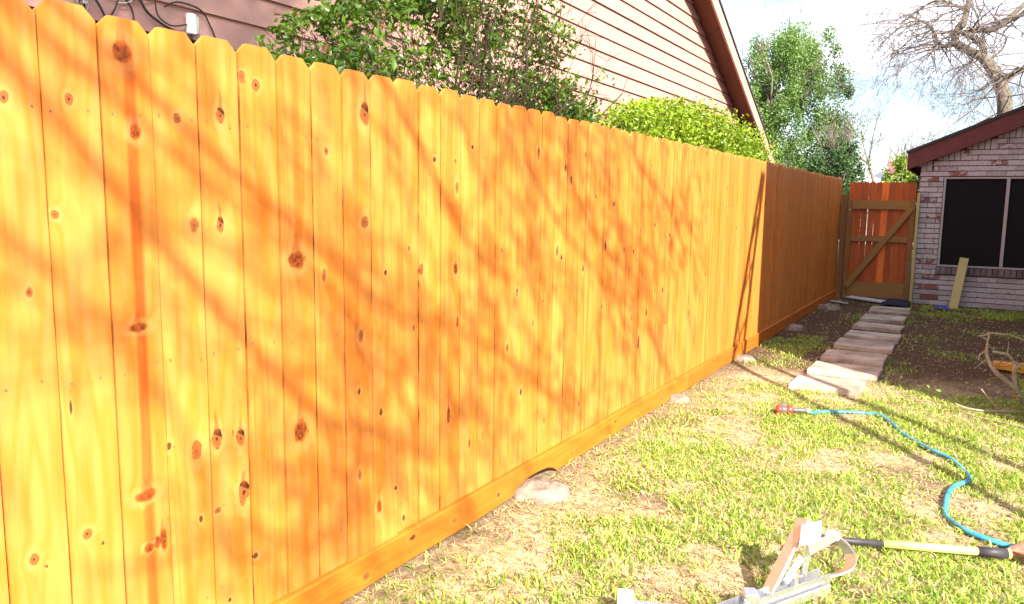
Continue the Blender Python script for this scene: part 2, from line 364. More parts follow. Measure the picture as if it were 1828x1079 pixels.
def mat_hose():
    m, t, b = base('teal_hose', 0.4, 0.4)
    c = N(t, 'ShaderNodeTexCoord'); n = noise_n(t, c.outputs['Object'], 4.5, 3, 0.6)
    a = mixc(t, ramp(t, n, 0.35, 0.65), (0.012, 0.13, 0.24), (0.07, 0.34, 0.40))
    t.links.new(a, b.inputs['Base Color']); return m
M['hose'] = mat_hose()
def mat_ground():
    m, t, b = base('yard_soil', 0.95, 0.1)
    c = N(t, 'ShaderNodeTexCoord'); P = c.outputs['Object']
    sp = N(t, 'ShaderNodeSeparateXYZ'); t.links.new(P, sp.inputs[0])
    n1 = noise_n(t, P, 1.6, 5, 0.6); n2 = noise_n(t, P, 28, 5, 0.7); n3 = noise_n(t, P, 130, 3, 0.7)
    thatch = mixc(t, ramp(t, n2, 0.3, 0.7), (0.28, 0.20, 0.115), (0.54, 0.44, 0.27))
    soil = mixc(t, ramp(t, n2, 0.35, 0.7), (0.065, 0.038, 0.026), (0.16, 0.095, 0.062))
    bare = ramp(t, n1, 0.50, 0.62)
    # leaf mulch further up the yard by the path and bare earth against the fence
    far = ramp(t, mth(t, 'ADD', sp.outputs[1], mth(t, 'MULTIPLY', n1, 1.6)), 7.0, 8.6)
    edge = mth(t, 'SUBTRACT', 1.0, ramp(t, mth(t, 'ADD', sp.outputs[0], mth(t, 'MULTIPLY', n1, 0.35)), 0.22, 0.48))
    col = mixc(t, mth(t, 'MAXIMUM', mth(t, 'MULTIPLY', bare, 0.65), mth(t, 'MULTIPLY', edge, 0.6)), thatch, soil)
    col = mixc(t, far, col, mixc(t, n2, (0.042, 0.022, 0.014), (0.145, 0.080, 0.050)))
    col = mixc(t, mth(t, 'MULTIPLY', ramp(t, n3, 0.58, 0.75), mth(t, 'MULTIPLY_ADD', far, -0.42, 0.6)), col, (0.50, 0.38, 0.25))
    # greener lawn out in the wider neighbourhood
    rad = N(t, 'ShaderNodeVectorMath', operation='LENGTH'); t.links.new(P, rad.inputs[0])
    col = mixc(t, ramp(t, rad.outputs['Value'], 16, 22), col, mixc(t, n2, (0.06, 0.085, 0.03), (0.16, 0.14, 0.07)))
    t.links.new(col, b.inputs['Base Color']); bump(t, b, mth(t, 'ADD', n2, mth(t, 'MULTIPLY', n3, 0.6)), 0.7, 0.02)
    return m
M['ground'] = mat_ground()

# ------------------------------------------------------------------ ground
def gz(x, y):
    v = noise.noise(Vector((x*1.3, y*1.3, 3.3)))*0.014 + noise.noise(Vector((x*5, y*5, 1.1)))*0.006
    return v - 0.006
gx = [-600, -120, -30, -12, -6, -3] + list(np.arange(-1.2, 4.4, 0.06)) + [6, 12, 30, 120, 600]
gy = [-600, -100, -20, -6] + list(np.arange(-2, 15, 0.08)) + [18, 24, 34, 60, 120, 300, 700]
GV = []; inner = lambda x, y: (-1.3 < x < 4.4 and -2.1 < y < 15)
for y in gy:
    for x in gx: GV.append((x, y, gz(x, y) if inner(x, y) else -0.01))
nx = len(gx)
GF = [(j*nx+i, j*nx+i+1, (j+1)*nx+i+1, (j+1)*nx+i) for j in range(len(gy)-1) for i in range(nx-1)]
g_o = link('ground', mesh('ground', GV, GF, True), M['ground']); tag(g_o, kind='structure')

# ------------------------------------------------------------------ pine fence
BW = 0.1405; Y0 = 0.9964; ZT = 1.877; ZK = 0.130
KN = [(-1, -0.0104, 1.647, 0.0093, 0.0146, 0), (0, -0.0062, 1.66, 0.0093, 0.013, 0), (0, -0.055, 1.39, 0.0091, 0.0105, 0), (-1, 0.0164, 1.212, 0.0074, 0.0104, 0), (1, -0.0094, 1.793, 0.0256, 0.0273, 2), (1, 0.018, 1.6, 0.014, 0.0198, 2), (2, 0.006, 1.645, 0.0103, 0.0148, 0), (2, 0.0456, 1.359, 0.0143, 0.0217, 0), (3, 0.0053, 1.666, 0.0134, 0.0219, 3), (3, -0.0074, 1.356, 0.0116, 0.0209, 3), (4, -0.0583, 1.785, 0.0121, 0.0159, 0), (4, -0.0079, 1.768, 0.0126, 0.0163, 0), (1, -0.0005, 1.095, 0.0254, 0.0118, 2), (1, 0.0001, 0.636, 0.0308, 0.0155, 2), (1, 0.0009, 0.487, 0.0131, 0.0126, 2), (1, 0.0437, 0.497, 0.0119, 0.0288, 2), (-1, -0.0124, 0.574, 0.0113, 0.0137, 0), (-1, 0.0143, 0.544, 0.0039, 0.0056, 1), (0, -0.0232, 0.589, 0.0113, 0.0131, 0), (0, 0.0155, 0.549, 0.0049, 0.0064, 1), (0, -0.0445, 0.921, 0.0035, 0.0167, 1), (2, 0.0243, 0.715, 0.0155, 0.0276, 0), (3, -0.0468, 0.73, 0.0175, 0.0266, 3), (3, 0.0395, 0.711, 0.0148, 0.0283, 3), (2, -0.062, 0.752, 0.0069, 0.0126, 1), (3, 0.0456, 0.537, 0.0193, 0.035, 3), (2, 0.0302, 0.508, 0.0065, 0.0101, 1), (3, -0.0518, 0.513, 0.0118, 0.0093, 0), (4, -0.0595, 0.318, 0.0109, 0.0092, 1), (3, -0.0192, 0.216, 0.0061, 0.0071, 1), (6, -0.0046, 1.593, 0.0083, 0.0128, 0), (6, -0.0247, 1.182, 0.0095, 0.0188, 0), (7, 0.0428, 1.73, 0.0212, 0.0345, 3), (5, -0.0072, 1.24, 0.034, 0.0258, 2), (7, 0.037, 1.357, 0.0176, 0.0218, 0), (10, 0.0322, 1.598, 0.0091, 0.011, 1), (12, 0.0169, 1.664, 0.0091, 0.0094, 1), (11, 0.0297, 1.6, 0.009, 0.0091, 0), (11, 0.0431, 1.492, 0.0112, 0.023, 0), (8, 0.0067, 1.169, 0.0075, 0.0104, 1), (10, -0.0552, 1.165, 0.0137, 0.0222, 0), (11, 0.036, 1.153, 0.0147, 0.0237, 2), (5, -0.0039, 0.674, 0.0303, 0.036, 2), (7, 0.01, 0.951, 0.0118, 0.0224, 0), (8, -0.0245, 0.648, 0.0088, 0.0151, 1), (7, -0.0043, 0.438, 0.010, 0.0191, 0), (8, -0.0385, 0.28, 0.0133, 0.0258, 2), (8, 0.0577, 0.324, 0.0082, 0.0091, 1), (9, -0.0251, 0.18, 0.0086, 0.0117, 1), (11, -0.0108, 0.536, 0.0105, 0.0393, 2), (11, 0.0521, 0.926, 0.0097, 0.0242, 2), (18, -0.0253, 1.187, 0.0137, 0.0264, 0), (18, 0.0303, 1.15, 0.0094, 0.0148, 1), (22, 0.0305, 1.192, 0.0124, 0.0298, 1), (26, 0.0309, 0.53, 0.0155, 0.046, 1), (27, 0.0244, 0.711, 0.015, 0.0271, 2), (28, -0.0194, 1.296, 0.012, 0.0189, 1), (16, 0.0385, 1.671, 0.012, 0.0269, 3), (18, 0.0491, 1.617, 0.0118, 0.0231, 2), (20, 0.0011, 1.073, 0.0116, 0.0189, 1), (34, -0.0451, 0.597, 0.0118, 0.0268, 1), (36, 0.0451, 0.875, 0.0118, 0.0186, 1), (30, -0.0032, 1.22, 0.0115, 0.0159, 1), (7, -0.0021, 0.748, 0.0078, 0.0124, 1), (14, 0.0427, 0.753, 0.0114, 0.019, 0), (15, 0.0413, 0.507, 0.0116, 0.0171, 1)]
def board_mesh(name, wd, zb, zt, kn, th=0.016, nu=9, dz=0.016, ear=0.030, dirn=1):
    nr = max(3, int((zt-ear-zb)/dz)+1)
    zs = list(np.linspace(zb, zt-ear, nr)) + [zt]
    V = []; F = []
    for j, z in enumerate(zs):
        wj = wd if j < len(zs)-1 else wd-2*ear
        for i in range(nu):
            V.append((0.0, -wj/2+wj*i/(nu-1), z))
    m = len(zs)
    for j in range(m-1):
        for i in range(nu-1): F.append((j*nu+i, j*nu+i+1, (j+1)*nu+i+1, (j+1)*nu+i))
    border = [i for i in range(nu)] + [j*nu+nu-1 for j in range(1, m)] + [(m-1)*nu+i for i in range(nu-2, -1, -1)] + [j*nu for j in range(m-2, 0, -1)]
    # the back needs only the corners of the outline
    b0 = len(V)
    for k in border: V.append((-th, V[k][1], V[k][2]))
    nb = len(border)
    for k in range(nb): F.append((border[k], b0+k, b0+(k+1) % nb, border[(k+1) % nb]))
    F.append(tuple(range(b0+nb-1, b0-1, -1)))
    me = mesh(name, V, F)
    kv = np.full((len(V), 3), 90.0, np.float32); kv[:, 2] = 0; kf = np.ones(len(V), np.float32)
    if kn:
        A = np.array(V)
        K = np.array(kn, float)
        du = (A[:, 1:2]-K[None, :, 0])/K[None, :, 2]; dv = (A[:, 2:3]-K[None, :, 1])/K[None, :, 3]
        dist = np.hypot(du, dv); i = dist.argmin(1); k = np.arange(len(A))
        kv[:, 0] = du[k, i]; kv[:, 1] = dv[k, i]; kv[:, 2] = K[i, 4]
        absd = np.hypot(A[:, 1]-K[i, 0], A[:, 2]-K[i, 1])
        kf = np.where((dist[k, i] < 4.5) | (absd < 0.035), 0.0, 1.0).astype(np.float32)
        if K.shape[0] > 1:
            ds = np.sort(dist, 1); kf[(ds[:, 0] > 1.9) & (ds[:, 1]-ds[:, 0] < 3.2)] = 1.0
    a = me.attributes.new('knot', 'FLOAT_VECTOR', 'POINT'); a.data.foreach_set('vector', kv.ravel())
    a = me.attributes.new('kfar', 'FLOAT', 'POINT'); a.data.foreach_set('value', kf)
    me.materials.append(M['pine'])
    return me
fence = empty('board_fence', (0, 6, 0))
tag(fence, 'long new honey-coloured pine board fence with dog-ear tops running down the yard to the gate', 'fence')
tint = {-1: (0.05, .5, 0, 1.0), 0: (0.0, .5, 0, 1.02), 1: (0.28, .56, 0.95, .98), 2: (0.02, .5, 0, 1.06), 3: (0.08, .5, 0, 1.0), 4: (0.22, .5, 0, .98), 5: (0.42, .52, .3, 0.95), 6: (0.34, .5, 0, .98), 7: (0.42, .42, .35, .93), 8: (0.12, .5, 0, 1.04), 9: (0.10, .5, 0, 1.04), 10: (0.05, .5, 0, 1.05), 11: (.3, .5, .2, .98), 12: (0, .5, 0, 1.06), 13: (0.15, .5, 0, 1), 14: (.2, .5, 0, 1), 15: (.1, .5, 0, 1.03), 16: (.3, .5, 0, .97), 17: (.25, .5, 0, 1), 18: (0, .5, 0, 1.05), 19: (.55, .5, 0, .9)}
share = []
NB = 87
for i in range(-9, NB):
    gap = rnd.choice((.0025, .003, .0035, .0045, .006))
    wd = BW-gap
    zt = ZT + rnd.uniform(-0.006, 0.006)
    zb = ZK+0.0025 if i != 7 else ZK-0.016
    if i == 8: zb = ZK-0.012
    if i < 38:
        kn = [(k[1], k[2], k[3], k[4], k[5]) for k in KN if k[0] == i]
        if i > 8 and len(kn) < 2:
            for _ in range(rnd.choice((1, 2, 2, 3))):
                q = (rnd.uniform(-.05, .05), rnd.uniform(.25, 1.7), rnd.uniform(.004, .011), rnd.uniform(.008, .022), rnd.choice((0, 1, 1, 2, 3)))
                if all(abs(q[1]-k[1]) > .12 for k in kn): kn.append(q)
        me = board_mesh('board', wd, zb, zt, kn, nu=9 if i < 14 else 7, dz=0.016 if i < 14 else 0.024)
        o = link('board', me, None, fence)
    else:
        while len(share) < 6:
            kn = []
            for _ in range(4):
                q = (rnd.uniform(-.05, .05), rnd.uniform(.25, 1.7), rnd.uniform(.006, .012), rnd.uniform(.01, .022), rnd.choice((0, 1, 1, 2)))
                if all(abs(q[1]-k[1]) > .15 for k in kn): kn.append(q)
            share.append(board_mesh('board', BW-0.003, ZK-0.002, ZT, kn, nu=5, dz=0.05))
        o = link('board', share[(i*5+i//3) % 6], None, fence)
        o.scale = (1, 1, rnd.uniform(0.997, 1.003))
    o.location = (rnd.uniform(-0.004, 0.003) + (0.004 if i in (7, 8) else 0), Y0+(i+.5)*BW-6, 0)
    o.rotation_euler = (rnd.uniform(-.0007, .0007), 0, rnd.uniform(-.012, .012))
    o.color = tint.get(i, (rnd.choice((0, 0, .05, .1, .2, .4, .6)), rnd.uniform(.25, .75), rnd.choice((0, 0, 0, .5)), rnd.uniform(.88, 1.06)))
# kick boards along the foot
for a, b_ in ((-2.0, 0.93), (0.932, 3.352), (3.355, 5.79), (5.793, 8.21), (8.213, 10.64), (10.643, 13.10)):
    near = b_ < 8; n = max(2, int((b_-a)/(0.018 if near else .08))); ys = np.linspace(a, b_, n+1)
    V = []; F = []; fr = 7 if near else 2; Q = fr+3
    for y in ys:
        up = 0.052*max(0, 1-((y-3.34)/0.22)**2)**0.5 if abs(y-3.34) < .22 else 0
        zb = 0.006+up + 0.005*noise.noise(Vector((y*2, 0, 5)))
        for k in range(fr): V.append((0.0225, y-6, zb+(ZK-0.0035-zb)*k/(fr-1)))
        for x, z in ((0.019, ZK), (-0.016, ZK), (-0.016, zb)): V.append((x, y-6, z))
    for j in range(n):
        for k in range(Q): F.append((j*Q+k, (j+1)*Q+k, (j+1)*Q+(k+1) % Q, j*Q+(k+1) % Q))
    F.append(tuple(range(Q))); F.append(tuple(n*Q+k for k in range(Q-1, -1, -1)))
    me = mesh('kick_board', V, F); me.materials.append(M['kick'])
    kk = [(y_-6, z_, a_, b2, t_) for y_, z_, a_, b2, t_ in ((2.62, .062, .016, .011, 0), (2.98, .060, .012, .010, 1), (2.33, .095, .020, .010, 1), (2.05, .05, .02, .012, 0), (3.75, .045, .012, .010, 0), (4.35, .085, .022, .010, 3), (4.75, .03, .012, .008, 1), (5.2, .05, .02, .011, 0), (5.55, .09, .012, .008, 1), (6.3, .07, .02, .012, 0), (6.9, .04, .018, .010, 1), (7.5, .08, .018, .010, 0)) if a < y_ < b_]
    kv = np.full((len(V), 3), 90.0, np.float32); kv[:, 2] = 0; kf = np.ones(len(V), np.float32)
    if kk and near:
        A = np.array(V); K = np.array(kk); du = (A[:, 1:2]-K[None, :, 0])/K[None, :, 2]; dv = (A[:, 2:3]-K[None, :, 1])/K[None, :, 3]
        dist = np.hypot(du, dv); i_ = dist.argmin(1); k_ = np.arange(len(A))
        kv[:, 0] = dv[k_, i_]; kv[:, 1] = du[k_, i_]; kv[:, 2] = K[i_, 4]; kf = np.where(dist[k_, i_] < 4.5, 0.0, 1.0).astype(np.float32)
    at = me.attributes.new('knot', 'FLOAT_VECTOR', 'POINT'); at.data.foreach_set('vector', kv.ravel())
    at = me.attributes.new('kfar', 'FLOAT', 'POINT'); at.data.foreach_set('value', kf)
    o = link('kick_board', me, None, fence); o.color = (rnd.uniform(0, .5), .5, 0, rnd.uniform(.92, 1.04))
    bpy.context.view_layer.update()
# rails and posts on the neighbour's side
for z in (0.35, 0.98, 1.62):
    MB().box((-0.036, 0.1, z), (0.036, 13.0, 0.085)).build('rail', M['treatedX'], fence)
for y in np.arange(-0.5, 13.2, 2.4):
    MB().box((-0.10, y-6, 0.85), (0.088, 0.088, 1.8)).build('post', M['treatedZ'], fence)
nm = MB()
for i in range(-3, 40):
    for z in (0.26, 0.98, 1.62):
        for u in (-.042, .040):
            y = Y0+(i+.5)*BW-6+u+rnd.uniform(-.012, .012); zz = z+rnd.uniform(-.02, .02)+(0.02 if z > 1 else 0); r = .0032
            nm.quad(*[(0.0032, y+r*math.cos(k*math.pi/3), zz+r*math.sin(k*math.pi/3)) for k in range(6)])
o = nm.build('nail_head', M['nail'], fence); o['kind'] = 'stuff'

# ------------------------------------------------------------------ stepping stones
pav = [(0.935, 6.52, 0.26, 0.46, -0.03, 'in full sun nearest the lawn, one corner crumbled'),
       (0.975, 7.19, 0.28, 0.48, 0.0, 'second from the lawn, crossed by shade edge'),
       (0.965, 7.85, 0.27, 0.50, 0.015, 'third along from the lawn'),
       (0.965, 8.62, 0.27, 0.54, 0.01, 'fourth along from the lawn'), (0.970, 9.33, 0.27, 0.50, 0.0, 'fifth along from the lawn'),
       (0.955, 10.04, 0.26, 0.42, -0.02, 'sixth along from the lawn'), (0.93, 10.84, 0.25, 0.60, 0.0, 'seventh along from the lawn'),
       (0.935, 11.56, 0.25, 0.30, 0.04, 'last but one before the gate'), (0.91, 12.02, 0.25, 0.26, -0.02, 'the one nearest the gate')]
def paver_mesh(w2, ln, seed):
    g = random.Random(seed); import bmesh
    bm = bmesh.new(); bmesh.ops.create_cube(bm, size=1)
    for v in bm.verts: v.co = Vector((v.co.x*2*w2, v.co.y*ln, v.co.z*0.05))
    bmesh.ops.subdivide_edges(bm, edges=[e for e in bm.edges if e.calc_length() > .2], cuts=5, use_grid_fill=True)
    bmesh.ops.bevel(bm, geom=[e for e in bm.edges if e.calc_face_angle(0) > 1], offset=0.006, segments=2, affect='EDGES')
    for v in bm.verts:
        n = noise.noise(Vector((v.co.x*9+seed, v.co.y*9, seed)))
        v.co.x += n*0.006*np.sign(v.co.x); v.co.y += n*0.007*np.sign(v.co.y); v.co.z += n*0.003
        if seed == 0 and v.co.x > w2-.07 and v.co.y < -.05: v.co.x -= abs(n)*0.06; v.co.z -= abs(n)*.02
    me = bpy.data.meshes.new('stepping_stone'); bm.to_mesh(me); bm.free(); me.materials.append(M['paver']); return me
for k, (x, y, w2, ln, rz, lb) in enumerate(pav):
    ln = ln-.015
    o = link('stepping_stone', paver_mesh(w2, ln, k), None, None, (x, y, gz(x, y)+0.016 if k else 0.014)); o.rotation_euler = (rnd.uniform(-.022, .012), rnd.uniform(-.022, .022), rz+rnd.uniform(-.025, .025))
    tag(o, 'flat rectangular concrete stepping stone, '+lb, 'stepping stone', 'stepping stones leading to the gate')

# ------------------------------------------------------------------ concrete footings by the fence
foot = [(0.09, 3.25, 0.15, 0.14, 0.07, 'large pale dome of spilled concrete under the notch in the kick board'), (0.07, 5.42, 0.09, 0.10, 0.050, 'small sunlit lump of concrete against the fence foot, midway down the lawn'),
        (0.09, 7.28, 0.11, 0.15, 0.045, 'pinkish concrete lump at the fence foot where the shade begins'), (0.11, 9.45, 0.11, 0.10, 0.07, 'angular shaded concrete lump at the fence foot beside the stepping stones'),
        (0.14, 11.6, 0.18, 0.16, 0.085, 'grey concrete rubble lump at the fence foot nearest the gate')]
for k, (x, y, rx, ry, h, lb) in enumerate(foot):
    V = []; F = []; n = 18; mrow = 6
    for j in range(mrow+1):
        a = j/mrow*math.pi/2
        for i in range(n):
            t_ = 2*math.pi*i/n; q = Vector((math.cos(t_)*math.cos(a), math.sin(t_)*math.cos(a), math.sin(a)))
            s_ = 1+0.28*noise.noise(q*2.2+Vector((k*7, 0, 0)))+0.09*noise.noise(q*6)
            V.append((q.x*rx*s_, q.y*ry*s_, q.z*h*s_-0.012))
    for j in range(mrow):
        for i in range(n): F.append((j*n+i, j*n+(i+1) % n, (j+1)*n+(i+1) % n, (j+1)*n+i))
    o = link('concrete_footing', mesh('concrete_footing', V, F, True), M['conc'], None, (x, y, 0))
    tag(o, lb, 'concrete lump', 'concrete lumps along the fence foot')

# ------------------------------------------------------------------ gate
GY = 13.16
gate = empty('garden_gate', (0.58, GY, 0)); tag(gate, 'red-brown cedar board gate with a diagonal brace between fence and brick house', 'gate')
gx0, gx1 = 0.115, 1.045; nb = 10; bwid = (gx1-gx0)/nb
for k in range(nb):
    xw = bwid-(0.0045 if k in (2, 3, 6) else 0.001)
    kn = [(rnd.uniform(-.03, .03), z_+rnd.uniform(-.1, .1), .009, .012, 1) for z_ in rnd.sample((.3, .6, .9, 1.2, 1.5, 1.72), 3)]
    me = board_mesh('gate_board', xw, 0.055, 1.825+rnd.uniform(-.006, .006), kn, nu=5, dz=0.03, ear=0.018); me.materials.clear(); me.materials.append(M['cedar'])
    o = link('gate_board', me, None, gate); o.location = (gx0+(k+.5)*bwid-.58, 0, 0); o.rotation_euler = (0, 0, -math.pi/2)
    o.color = (rnd.uniform(0, .6), .5, 0, rnd.uniform(.82, 1.1))
    if k == 5: o.color = (0, .5, 0, 1.7); o['label'] = 'pale orange gate board'
fy = -0.028
MB().box((0, fy, 1.475), (0.80, 0.038, 0.135)).build('top_rail', M['treatedX'], gate, bevel=.003)
MB().box((0, fy, 0.955), (0.80, 0.038, 0.09)).build('middle_rail', M['treatedX'], gate, bevel=.003)
MB().box((0, fy, 0.165), (0.80, 0.038, 0.23)).build('bottom_rail', M['treatedX'], gate, bevel=.003)
MB().box((-0.437, fy, 0.80), (0.07, 0.038, 1.50)).build('stile', M['treatedZ'], gate, bevel=.003)
MB().box((0.437, fy, 0.80), (0.07, 0.038, 1.50)).build('stile', M['treatedZ'], gate, bevel=.003)
MB().beam((-0.42, fy-.040, 0.20), (0.42, fy-.040, 1.43), 0.036, 0.085, up=(-.8, 0, .6)).build('brace', M['treatedX'], gate, bevel=.003)
for x in (-.437, .437):
    hb = MB().tube([(x, fy-.02, 1.40), (x, fy-.028, 1.40)], .009, 8); hb.build('bolt', M['alu'], gate)
gp = MB().box((0, 0, 0.80), (0.088, 0.088, 1.66)).build('gate_post', M['treatedZ'], bevel=.004); gp.location = (0.052, 13.22, 0); tag(gp, 'brown treated post between the end of the fence and the gate', 'post', 'posts beside the gate')
gp = MB().box((0, 0, 0.82), (0.040, 0.085, 1.68)).build('gate_post', M['green_pine'], bevel=.003); gp.location = (1.088, 13.09, 0); tag(gp, 'thin pale green-tinged treated post against the brick corner', 'post', 'posts beside the gate')
o = MB().box((0, 0, 0), (0.60, 0.14, 0.022)).build('white_board', M['wboard'], bevel=.003); o.location = (0.49, 12.90, 0.035); o.rotation_euler = (0.06, 0.02, -0.50)
tag(o, 'pale flat board lying on the ground across the foot of the gate', 'board')
o = MB().box((0, 0, 0), (0.30, 0.06, 0.018)).build('scrap_board', M['wboard'], bevel=.003); o.location = (0.17, 12.45, 0.012); o.rotation_euler = (0, 0, -0.62); tag(o, 'short grey scrap of board on the soil by the fence end', 'board scrap')
V = []; F = []; n = 14
for j in range(n):
    for i in range(n):
        x = (i/(n-1)-.5)*.36; y = (j/(n-1)-.5)*.62
        V.append((x, y, 0.03+0.035*noise.noise(Vector((x*9, y*9, 2)))+0.03*(1-min(1, (abs(x)/.18)**4))*(1-min(1, (abs(y)/.31)**4))))
for j in range(n-1):
    for i in range(n-1): F.append((j*n+i, j*n+i+1, (j+1)*n+i+1, (j+1)*n+i))
o = link('dark_cloth', mesh('dark_cloth', V, F, True), M['cloth'], None, (0.92, 12.72, 0)); tag(o, 'crumpled dark blue cloth lying at the right foot of the gate', 'cloth')
so = o.modifiers.new('s', 'SOLIDIFY'); so.thickness = .004

# ------------------------------------------------------------------ whitewashed brick wing with window
WY = 13.156
bh = empty('brick_house', (2.5, WY, 0)); tag(bh, 'low whitewashed brick house wing with maroon fascia and black screened window', 'house')
OX = 2.5
def rake(x): return 2.0 + (x-0.90)*0.42          # underside of fascia over x
RX = 5.2
mbw = MB()
wx0, wx1, wz0, wz1 = 1.395, 3.02, 0.575, 1.90
yb = 0.010
def wq(x0, x1, z0, z1a, z1b): mbw.prism([(x0-OX, yb, z0), (x1-OX, yb, z0), (x1-OX, yb, z1b), (x0-OX, yb, z1a)], (0, 0.20, 0))
wq(1.082, wx0, -.05, rake(1.082)+.15, rake(wx0)+.15); wq(wx0, wx1, -.05, wz0-.07, wz0-.07); wq(wx0, wx1, wz1, rake(wx0)+.15, rake(wx1)+.15); wq(wx1, RX, -.05, rake(wx1)+.15, rake(RX)+.15)
mbw.prism([(1.082-OX, .21, -.05), (1.082-OX, 9.0, -.05), (1.082-OX, 9.0, 2.2), (1.082-OX, .21, 2.2)], (.2, 0, 0))
mbw.build('wall', M['mortar'], bh)
CH = 0.0765; PL = 0.242
bmeshes = {}
def brick_mesh(L_, H_):
    k = (round(L_, 3), round(H_, 3))
    if k not in bmeshes:
        b_ = MB().box((0, 0, 0), (L_, 0.05, H_)); me = mesh('brick', b_.v, b_.f); me.materials.append(M['brick'])
        import bmesh
        bm = bmesh.new(); bm.from_mesh(me); bmesh.ops.bevel(bm, geom=bm.edges[:], offset=0.003, segments=1, affect='EDGES'); bmesh.ops.recalc_face_normals(bm, faces=bm.faces); bm.to_mesh(me); bm.free()
        bmeshes[k] = me
    return bmeshes[k]
bcount = 0
def put_brick(x0, x1, z, h=CH-0.011, red=None, dk=0.0):
    global bcount
    L_ = x1-x0-0.010
    if L_ < 0.03 or bcount > 296: return
    L_ = round(L_/0.02)*0.02
    o = link('brick', brick_mesh(L_, h), None, bh); bcount += 1
    o.location = ((x0+x1)/2-OX, 0.023+rnd.uniform(-.002, .002), z); o.rotation_euler = (0, rnd.uniform(-.006, .006), 0)
    r = red if red is not None else rnd.choice((.1, .2, .3, .35, .4, .45, .5, .6, .8))
    o.color = (r, dk, 0, 1)
VIS = 2.62
row = 0; z = CH/2-0.01
while z < 2.75:
    off = (row % 2)*PL/2
    # soldier bricks fill the step beneath the rake, two courses at a time
    xs = 1.082
    pair_top = (row//2+1)*2*CH-0.01
    if pair_top > rake(1.082)+.02: xs = max(1.082, (pair_top-2.0)/0.42+0.90+.03)
    xedges = [xs]; x = 1.082-off
    while x < VIS:
        x += PL
        if x > xs+.04: xedges.append(x)
    for a, b_ in zip(xedges[:-1], xedges[1:]):
        if wz0-.14 < z < wz1+.01:
            if a > wx0-.02: continue
            b_ = min(b_, wx0)
        if a >= VIS: continue
        low = z < 0.32 and a < 1.4
        put_brick(a, b_, z, red=(0.95 if low and rnd.random() < .4 else None), dk=(rnd.choice((0, 0, 0, .3)) if z > .7 else rnd.choice((0, .1, .35))))
    if row % 2 == 0 and pair_top > rake(1.082)+.02:
        z0 = row*CH-0.01; xa = max(1.085, (z0-2.0)/0.42+.90); x = xa
        while x < min(xs, VIS)-.02:
            ht = min(2*CH-.011, rake(x+.036)+.02-z0)
            if ht > .04:
                if bcount < 297:
                    o = link('brick', brick_mesh(0.064, round(ht/.02)*.02), None, bh); bcount += 1
                    o.location = (x+.036-OX, .023, z0+ht/2+.005); o.color = (rnd.uniform(.15, .45), 0, 0, 1)
            x += 0.0735
    row += 1; z = row*CH+CH/2-0.01
# rowlock sill
x = wx0-.02
while x < VIS and bcount < 297:
    o = link('sill_brick', brick_mesh(0.064, 0.105), None, bh); o.location = (x+.035-OX, -0.002+rnd.uniform(-.003, .003), wz0-.058); o.color = (.2, rnd.uniform(.8, 1.1), 0, 1); x += 0.0735; bcount += 1
wn = empty('window', (0, 0, 0)); wn.parent = bh
def wbox(n, c, d, m): 
    o = MB().box((c[0]-OX, c[1], c[2]), d).build(n, m, wn, bevel=.002); return o
wbox('frame', (wx0+.016, .035, (wz0+wz1)/2), (.030, .05, wz1-wz0-.004), M['beige']); wbox('frame', (wx1-.016, .035, (wz0+wz1)/2), (.030, .05, wz1-wz0-.004), M['beige'])
wbox('frame', ((wx0+wx1)/2, .037, wz1-.018), (wx1-wx0-.066, .05, .026), M['beige']); wbox('frame', ((wx0+wx1)/2, .037, wz0+.014), (wx1-wx0-.066, .05, .024), M['beige'])
wbox('mullion', (2.205, .033, (wz0+wz1)/2), (.042, .05, wz1-wz0-.058), M['beige'])
wbox('screen', ((wx0+.032+2.183)/2, .050, (wz0+wz1)/2), (2.183-wx0-.034, .012, wz1-wz0-.060), M['black']); wbox('screen', ((2.227+wx1-.032)/2, .050, (wz0+wz1)/2), (wx1-.034-2.227, .012, wz1-wz0-.060), M['black'])
MB().box((-0.29, .20, 1.24), (1.8, .05, 1.5)).build('room_dark', M['black'], wn)
# fascia, shingles and soffit of the wing
fy0 = 13.02-WY
def rk(x, up): return (x-OX, fy0, 2.0+(x-.90)*.42+up)
MB().prism([rk(.905, 0), rk(RX, 0), rk(RX, .235), rk(.905, .235)], (0, .028, 0)).build('fascia', M['fascia'], bh)
MB().prism([(.895-OX, fy0-.02, 2.0+.237), (RX-OX, fy0-.02, 2.0+(RX-.9)*.42+.239), (RX-OX, fy0-.02, 2.0+(RX-.9)*.42+.285), (.875-OX, fy0-.02, 2.0+.272)], (0, 9.2, 0)).build('roof', M['shingle'], bh)
MB().prism([(.935-OX, fy0+.030, 2.0+.02), (RX-OX, fy0+.030, rake(RX)), (RX-OX, fy0+.030, rake(RX)+.02), (.935-OX, fy0+.030, 2.0+.04)], (0, .12, 0)).build('soffit', M['fascia'], bh)
MB().box((.915-OX, 4.5, 2.10), (.03, 9.0, .19)).build('eave_board', M['fascia'], bh)

# ------------------------------------------------------------------ tall main block of the house, right of the lawn (throws the shade up the yard)
mh = empty('main_house', (6.2, 9, 0)); tag(mh, 'tall brick main house beside the lawn, standing right of the photographer', 'house')
MB().box((0, 0, 2.55), (6.4, 7.18, 5.1)).build('wall', M['brick'], mh)
MB().prism([(-3.25, -3.62, 5.1), (3.25, -3.62, 5.1), (0, -3.62, 6.3)], (0, 7.24, 0)).build('roof', M['shingle'], mh)
for y in (-1.8, 1.2):
    f_ = MB().box((-3.205, y, 1.5), (.05, 1.1, 1.3)).build('window', M['beige'], mh); MB().box((-3.235, y, 1.5), (.02, 1.0, 1.2)).build('pane', M['black'], f_)

